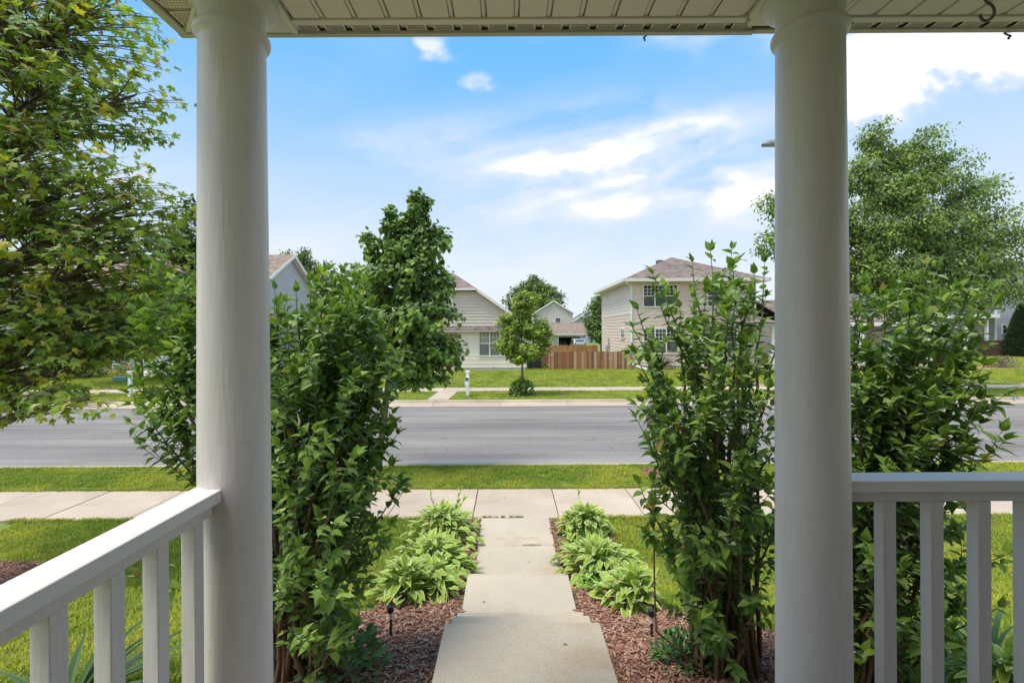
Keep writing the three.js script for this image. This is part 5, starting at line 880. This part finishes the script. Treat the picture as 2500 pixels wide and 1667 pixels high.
// ---- hostas
const hostaMap = tex(64, 128, (u, v, i, j) => {
  const s = Math.abs(u - 0.5) * 2, edge = 0.74 + 0.12 * Math.sin(v * 23) * pf(u, v, 4, 9, 131, 2) + 0.24 * (pf(u, v, 5, 14, 133, 3) - 0.5) - 0.25 * smooth(0.75, 1, v), vein = 0.92 + 0.12 * Math.sin(s * 26), g = mix3([0.27, 0.44, 0.04], [0.38, 0.54, 0.055], pf(u, v, 6, 3, 135, 2)); return mul(mix3(g, [0.72, 0.76, 0.30], smooth(edge - 0.05, edge + 0.05, s)), vein);
}, 1, { wrap: THREE.ClampToEdgeWrapping });
const hostaMats = [1, 0.85, 1.12].map((k) => { const m = leafMat([k, k, k], { trans: 0.42, coat: 0.15, coatRough: 0.45, map: hostaMap }); return m; });
const stalkMat = std({ color: C(0.22, 0.33, 0.08), roughness: 0.7 });
function hosta(label, x, d, R, H, n, L, { stalks = 0, upright = 0 } = {}) {
  const t = thing('hosta', label, 'hosta', [x, G(d), -d]), st = new MB(); n = Math.round(n * 1.9); L *= 0.72; R *= 1.02; const sx = rr(0.85, 1.2), lean = V(rr(-0.12, 0.12), 0, rr(-0.12, 0.12));
  for (let i = 0; i < n; i++) {
    const k = Math.pow((i + 0.5) / n, 0.55), a = i * 2.39996 + rr(-0.25, 0.25), r = R * k * rr(0.75, 1.08) * (1 + 0.12 * Math.sin(a * 3 + x * 9)) * (Math.abs(Math.cos(a)) * (sx - 1) + 1), l = L * rr(0.8, 1.2) * lerp(0.8, 1.05, k), tilt = lerp(1.2, -0.1 + upright, k) + rr(-0.55, 0.55);
    const out = V(Math.cos(a), 0, Math.sin(a)), hh = H * Math.pow(Math.max(0, 1 - k * k * 0.86), 0.75) * rr(0.85, 1.08), p = out.clone().multiplyScalar(Math.max(0.02, r - l * 0.55 * Math.cos(tilt))).setY(Math.max(0.02, hh - l * 0.3 * Math.sin(tilt)));
    const s = { p, dir: out.clone().multiplyScalar(Math.cos(tilt)).setY(Math.sin(tilt)).add(ball(0.4)), up: V(0, 1, 0).addScaledVector(out, 0.15).add(ball(0.5)), size: l };
    if (tilt > 0.5) s.up.addScaledVector(out, -1.2);
    const o = new THREE.Mesh(LEAF.hosta[i % 3], pick(hostaMats)); o.name = 'leaf'; s.p.addScaledVector(lean, s.p.y / H); slotMatrix(s, _m); o.applyMatrix4(_m); t.add(o);
    st.l.push(tube([V(out.x * 0.03, 0, out.z * 0.03), p.clone().multiplyScalar(0.55).setY(p.y * 0.75), p], 0.006, 0.004, 4));
  }
  part('petioles', mergeGeometries(st.l.map(clean)), stalkMat, t);
  for (let i = 0; i < stalks; i++) { const a = rr(0, 6.28), q = V(Math.cos(a) * R * 0.3, H * 0.8, Math.sin(a) * R * 0.3), e = V(q.x * 2.0, H + rr(0.1, 0.24), q.z * 2.0), mb = [tube([V(0, 0, 0), q, e], 0.005, 0.003, 4)]; const o = part('flower_stalk', clean(mb[0]), stalkMat, t); for (let k = 0; k < 5; k++) { const b = new THREE.Mesh(LEAF.hosta[k % 2], hostaMats[0]); b.name = 'bract'; slotMatrix({ p: q.clone().lerp(e, 0.55 + k * 0.11), dir: ball(0.8).add(V(0, 1.0, 0)), up: ball(1), size: rr(0.05, 0.085) }, _m); b.applyMatrix4(_m); o.add(b); } }
}
seed(4001);
hosta('variegated hosta touching the pavement, with flower stalks standing up', -0.80, 5.85, 0.40, 0.40, 110, 0.19, { stalks: 4 });
hosta('large variegated hosta in the middle of its row on the linden side', -0.76, 4.92, 0.44, 0.38, 120, 0.21);
hosta('broad leaved hosta nearest the solar light on the linden side', -0.66, 4.2, 0.30, 0.30, 62, 0.23);
hosta('narrow upright hosta against the tall lilac', -0.95, 4.15, 0.28, 0.36, 52, 0.24, { upright: 0.5 });
hosta('variegated hosta touching the pavement on the mailbox side', 0.92, 5.95, 0.40, 0.38, 110, 0.19, { stalks: 1 });
hosta('large round variegated hosta in the middle of the mailbox side row', 0.96, 4.95, 0.42, 0.37, 120, 0.20, { stalks: 1 });
hosta('wavy leaved hosta nearest the solar light on the mailbox side', 0.98, 3.95, 0.30, 0.30, 62, 0.24, { upright: 0.25 });
hosta('pale edged hosta behind the front railing balusters', 2.62, 2.35, 0.26, 0.26, 40, 0.2);
// ---- strap leaved plants
function straps(name, label, x, d, n, len, spread, tints, { lean = null, geoPick = [0, 1], cat = 'plant' } = {}) {
  const t = thing(name, label, cat, [x, G(d), -d]), mats = tints.map((c) => leafMat(c, { trans: 0.25, coat: 0.2, coatRough: 0.4 }));
  for (let i = 0; i < n; i++) { const a = rr(0, 6.28), out = V(Math.cos(a), 0, Math.sin(a)); if (lean) out.add(lean).normalize(); const tilt = rr(0.55, 1.25), o = new THREE.Mesh(LEAF.strap[pick(geoPick)], pick(mats)); o.name = 'leaf'; slotMatrix({ p: V(out.x, 0, out.z).multiplyScalar(rr(0, spread)), dir: out.clone().multiplyScalar(Math.cos(tilt)).setY(Math.sin(tilt)), up: V(0, 1, 0).addScaledVector(out, -0.8), size: len * rr(0.65, 1.1) }, _m); o.applyMatrix4(_m); t.add(o); }
}
seed(4101);
straps('lily_plant', 'fresh light green tuft between the pavement hosta and the large round one', 0.90, 5.42, 90, 0.34, 0.12, [[0.22, 0.42, 0.035], [0.28, 0.50, 0.045], [0.13, 0.28, 0.03]]);
straps('lily_plant', 'fresh light green tuft between the large round hosta and the wavy one', 0.93, 4.38, 90, 0.30, 0.13, [[0.22, 0.42, 0.035], [0.28, 0.50, 0.045], [0.13, 0.28, 0.03]]);
straps('lily_plant', 'fresh light green tuft among the hostas on the linden side', -0.82, 4.5, 60, 0.34, 0.1, [[0.22, 0.42, 0.035], [0.28, 0.50, 0.045]]);
straps('daylily', 'dark arching strap leaves seen between the sloping-away balusters', -2.28, 2.35, 46, 0.62, 0.1, [[0.04, 0.1, 0.03], [0.06, 0.13, 0.035], [0.03, 0.08, 0.025]], { lean: V(0.5, 0, 0.2) });
straps('iris_plant', 'strap leaved iris behind the last balusters of the front railing', 2.85, 2.75, 40, 0.55, 0.1, [[0.06, 0.14, 0.04], [0.08, 0.17, 0.045]]);
straps('seedling', 'tiny bright seedling in the mulch beside the top step', -0.76, 2.86, 9, 0.07, 0.04, [[0.17, 0.34, 0.03]]);
for (const [x, d, y, l] of [[0.31, 2.62, 0.848, 'small dry leaf lying on the top landing of the steps'], [-0.22, 3.9, 0.334, 'small dry leaf lying on the middle landing of the steps'], [0.2, 5.2, 0.018, 'small dry leaf lying on the lower path slab']]) { const t = thing('fallen_leaf', l, 'leaf', [x, y, -d]); const o = new THREE.Mesh(LEAF.lilac[1], leafMat([0.30, 0.20, 0.07])); o.name = 'blade'; o.scale.setScalar(0.04); o.rotation.y = x * 40; t.add(o); }
{ // leaf lying on the pavement
  const t = thing('fallen_leaf', 'single curled yellow green leaf lying on the pavement slab', 'leaf', [-0.1, 0.006, -7.25]); const o = new THREE.Mesh(LEAF.hosta[0], leafMat([0.42, 0.44, 0.08])); o.name = 'blade'; o.scale.setScalar(0.085); o.rotation.y = 1.9; t.add(o);
}
// ------------------------------------------------------------------ beds, chips and grass
const nearBed = (x, d) => { const s = Math.abs(x - 0.07), wob = 0.07 * fbm(x * 2, d * 2, 4, 2); if (s < 0.46) return false; const w = d > 6.4 ? 0 : d > 3.9 ? 1.22 : lerp(1.22, x < 0 ? 1.78 : 1.85, smooth(3.9, 3.2, d)); return s < w + wob && d < 6.42 && d > 1.75; };
const mapleRing = (x, d) => Math.hypot(x + 5.6, d - 4.5) < 0.8, boxRing = (x, d) => Math.hypot((x - 2.82) / 1.25, d - 8.42) < 0.32 && d < 8.9, farBed = (x, d) => Math.hypot((x - 29.8) / 3.9, (d - 30.4) / 1.5) < 1, patch = (x, d) => Math.hypot(x - 3.2, (d - 3.4) * 1.4) < 0.22;
const bed = (x, d) => nearBed(x, d) || mapleRing(x, d) || boxRing(x, d);
function sheet(name, inside, x0, x1, d0, d1, st, lift, mat) {
  const pos = [], I = [], id = (x, d) => { pos.push(x, G(d) + lift + 0.012 * fbm(x * 5, d * 5, 1, 2), -d); return pos.length / 3 - 1; };
  for (let x = x0; x < x1; x += st) for (let d = d0; d < d1; d += st) if (inside(x + st / 2, d + st / 2)) { const a = id(x, d), b = id(x + st, d), c = id(x + st, d + st), e = id(x, d + st); I.push(a, b, c, a, c, e); }
  const g = new THREE.BufferGeometry(); g.setAttribute('position', new THREE.Float32BufferAttribute(pos, 3)); g.setIndex(I); const m = metric(g); m.computeVertexNormals(); struct(name, m, mat);
}
seed(5001);
sheet('mulch_bed', nearBed, -1.95, 2.1, 1.75, 6.45, 0.05, 0.02, M.mulch); sheet('mulch_bed', mapleRing, -6.6, -4.6, 3.5, 5.5, 0.05, 0.02, M.mulch); sheet('mulch_bed', boxRing, 2.3, 3.3, 8.0, 8.9, 0.04, 0.015, M.mulch);
sheet('mulch_bed', farBed, 25, 34, 28.5, 32.2, 0.3, 0.03, std({ color: C(0.40, 0.21, 0.10), roughness: 1, map: woodTex }));
function massOf(name, label, cat, geo, mat, list) {
  const im = new THREE.InstancedMesh(geo, mat, list.length); list.forEach((q, i) => { im.setMatrixAt(i, q.m); im.setColorAt(i, C(...q.c)); }); im.name = numbered(name); im.userData.kind = 'stuff'; scene.add(im); tag(im, label, cat); return im;
}
{
  const l = [], e = new THREE.Euler(), q = new THREE.Quaternion(), chip = new THREE.BoxGeometry(1, 1, 1);
  const put = (x, d) => { const L = rr(0.014, 0.05) * (rnd() < 0.06 ? 2 : 1), w = rr(0.004, 0.013); q.setFromEuler(e.set(rr(-0.35, 0.35), rr(0, 3.15), rr(-0.3, 0.3))); const c = rnd(), col = c < 0.07 ? [0.36, 0.25, 0.17] : mul(pick([[0.27, 0.135, 0.09], [0.34, 0.175, 0.12], [0.19, 0.092, 0.062], [0.44, 0.27, 0.19]]), rr(0.7, 1.25)); l.push({ m: new THREE.Matrix4().compose(V(x, G(d) + rr(0.02, 0.042), -d), q, V(L, rr(0.003, 0.009), w)), c: col }); };
  for (let i = 0; i < 42000; i++) { const x = rr(-1.95, 2.1), d = rr(1.8, 6.42); if (nearBed(x, d) && rnd() < clamp(5 / d)) put(x, d); }
  for (let i = 0; i < 5000; i++) { const x = rr(-6.5, -4.7), d = rr(3.6, 5.4); if (mapleRing(x, d)) put(x, d); }
  for (let i = 0; i < 2500; i++) { const x = rr(2.3, 3.3), d = rr(8.05, 8.85); if (boxRing(x, d)) put(x, d); }
  massOf('mulch_chips', 'shredded red brown bark mulch lying in the beds', 'mulch', chip, std({ color: 0xffffff, roughness: 0.95 }), l);
}
{
  // a tuft of bent blades
  const tuft = (n, h, sp) => { const pos = [], up = []; for (let i = 0; i < n; i++) { const a = rr(0, 6.28), r = sp * Math.sqrt(rnd()), x = Math.cos(a) * r, z = Math.sin(a) * r, b = rr(0, 6.28), w = rr(0.0016, 0.003), H = h * rr(0.55, 1.15), lx = Math.cos(b) * H * rr(0.2, 0.9), lz = Math.sin(b) * H * rr(0.2, 0.9), px = -Math.sin(b) * w, pz = Math.cos(b) * w; const A = [x - px, -0.01, z - pz], B = [x + px, -0.01, z + pz], Cc = [x + px * 0.8 + lx * 0.4, H * 0.62, z + pz * 0.8 + lz * 0.4], D = [x - px * 0.8 + lx * 0.4, H * 0.62, z - pz * 0.8 + lz * 0.4], E = [x + lx, H * 0.9, z + lz]; pos.push(...A, ...B, ...Cc, ...A, ...Cc, ...D, ...D, ...Cc, ...E); } const g = new THREE.BufferGeometry(); g.setAttribute('position', new THREE.Float32BufferAttribute(pos, 3)); g.setAttribute('uv', new THREE.Float32BufferAttribute(new Float32Array(pos.length / 3 * 2), 2)); g.computeVertexNormals(); return g; };
  const mat = leafMat(null, { trans: 0.3, coat: 0, rough: 0.95 }), e = new THREE.Euler(), q = new THREE.Quaternion();
  const tone = (x, d) => { const p = fbm(x * 0.9, d * 0.9, 3, 4) + 0.35 * fbm(x * 5, d * 5, 6, 2), t = clamp(0.5 + p * 1.8 + rr(-0.3, 0.3)), c = mix3([0.23, 0.35, 0.016], [0.52, 0.53, 0.045], t); if (rnd() < 0.05) return [0.38, 0.34, 0.13]; return mul(c, rr(0.68, 1.08)); };
  const fill = (x0, x1, d0, d1, per, size, off) => { const l = [], n = (x1 - x0) * (d1 - d0) * per; for (let i = 0; i < n; i++) { const x = rr(x0, x1), d = rr(d0, d1); if (off(x, d)) continue; q.setFromEuler(e.set(0, rr(0, 6.28), 0)); const s = size * rr(0.75, 1.25); l.push({ m: new THREE.Matrix4().compose(V(x, G(d) + 0.002, -d), q, V(s, s * rr(0.8, 1.1), s)), c: tone(x, d) }); } return l; };
  const g1 = tuft(14, 0.055, 0.05), none = () => false;
  massOf('grass', 'mown front lawn sloping down from the porch to the pavement', 'grass', g1, mat, [...fill(-6.8, -0.4, 1.7, 6.44, 620, 1, (x, d) => bed(x, d) || Math.abs(x - 0.07) < 0.5 || x < -1.15 * d - 0.6), ...fill(0.5, 6.9, 1.7, 6.44, 620, 1, (x, d) => bed(x, d) || Math.abs(x - 0.07) < 0.5 || patch(x, d) && rnd() < 0.8 || x > 1.15 * d + 0.6)]);
  massOf('grass', 'strip of lawn between the near pavement and the kerb', 'grass', g1, mat, fill(-10.5, 10.7, 7.715, 8.965, 420, 1.15, bed));
  const g2 = tuft(12, 0.07, 0.09);
  massOf('grass', 'strip of lawn on the far verge between kerb and pavement', 'grass', g2, mat, fill(-20.5, 23.5, 17.7, 20.06, 150, 1.1, (x) => x > -3.2 && x < -2.25));
  massOf('grass', 'far front lawns in front of the houses', 'grass', g2, mat, fill(-33, 38, 21.33, 31.5, 70, 1.5, (x, d) => (d > 30.2 && x > -9 && x < 1) || Math.abs(x + 4.5) < 0.55 || farBed(x, d)));
  massOf('grass', 'grass of the gap and back yards behind the fence', 'grass', g2, mat, [...fill(0.8, 8.3, 30.4, 44, 40, 1.9, none), ...fill(28, 50, 31.5, 44, 34, 1.9, none)]);
  { const l = [], edge = (x, d, s) => { q.setFromEuler(e.set(rr(-0.3, 0.3), rr(0, 6.28), rr(-0.3, 0.3))); l.push({ m: new THREE.Matrix4().compose(V(x, 0.0, -d), q, V(s * 1.3, s * 0.8, s * 1.3)), c: tone(x, d) }); };
    for (let i = 0; i < 2600; i++) { const x = rr(-10, 10), k = fbm(x * 3, 1, 5, 3); edge(x, 7.70 - 0.035 * Math.max(0, k + 0.15) * rnd() * 2, rr(0.5, 1)); if (Math.abs(x - 0.07) > 0.55 && Math.abs(x) < 7 && !bed(x, 6.4)) edge(x, 6.45 + 0.035 * Math.max(0, k + 0.15) * rnd() * 2, rr(0.5, 1)); edge(x, 8.965 + 0.03 * rnd() * Math.max(0, k + 0.2), rr(0.4, 0.8)); }
    massOf('grass', 'ragged turf edge creeping over the near pavement and kerb', 'grass', g1, mat, l); }
  // weeds along the joints of the path
  const w = [], put = (x, d, s) => { q.setFromEuler(e.set(0, rr(0, 6.28), 0)); w.push({ m: new THREE.Matrix4().compose(V(x, 0.012, -d), q, V(s, s, s)), c: pick([[0.2, 0.22, 0.05], [0.3, 0.24, 0.1], [0.16, 0.2, 0.04]]) }); };
  for (let i = 0; i < 46; i++) put(rr(-0.38, 0.2), 6.465, rr(0.3, 0.7)); for (let i = 0; i < 20; i++) put(rr(0.15, 0.38), 5.615, rr(0.25, 0.45)); for (let i = 0; i < 160; i++) put(rr(-7, 8), 7.69, rr(0.3, 0.7));
  massOf('weeds', 'dry weeds growing in the joints of the path', 'weeds', g1, mat, w);
}
scene.traverse((o) => { if (o.isMesh) { o.castShadow = true; o.receiveShadow = true; } });
camera.far = 6000; camera.updateProjectionMatrix();
renderer.render(scene, camera);
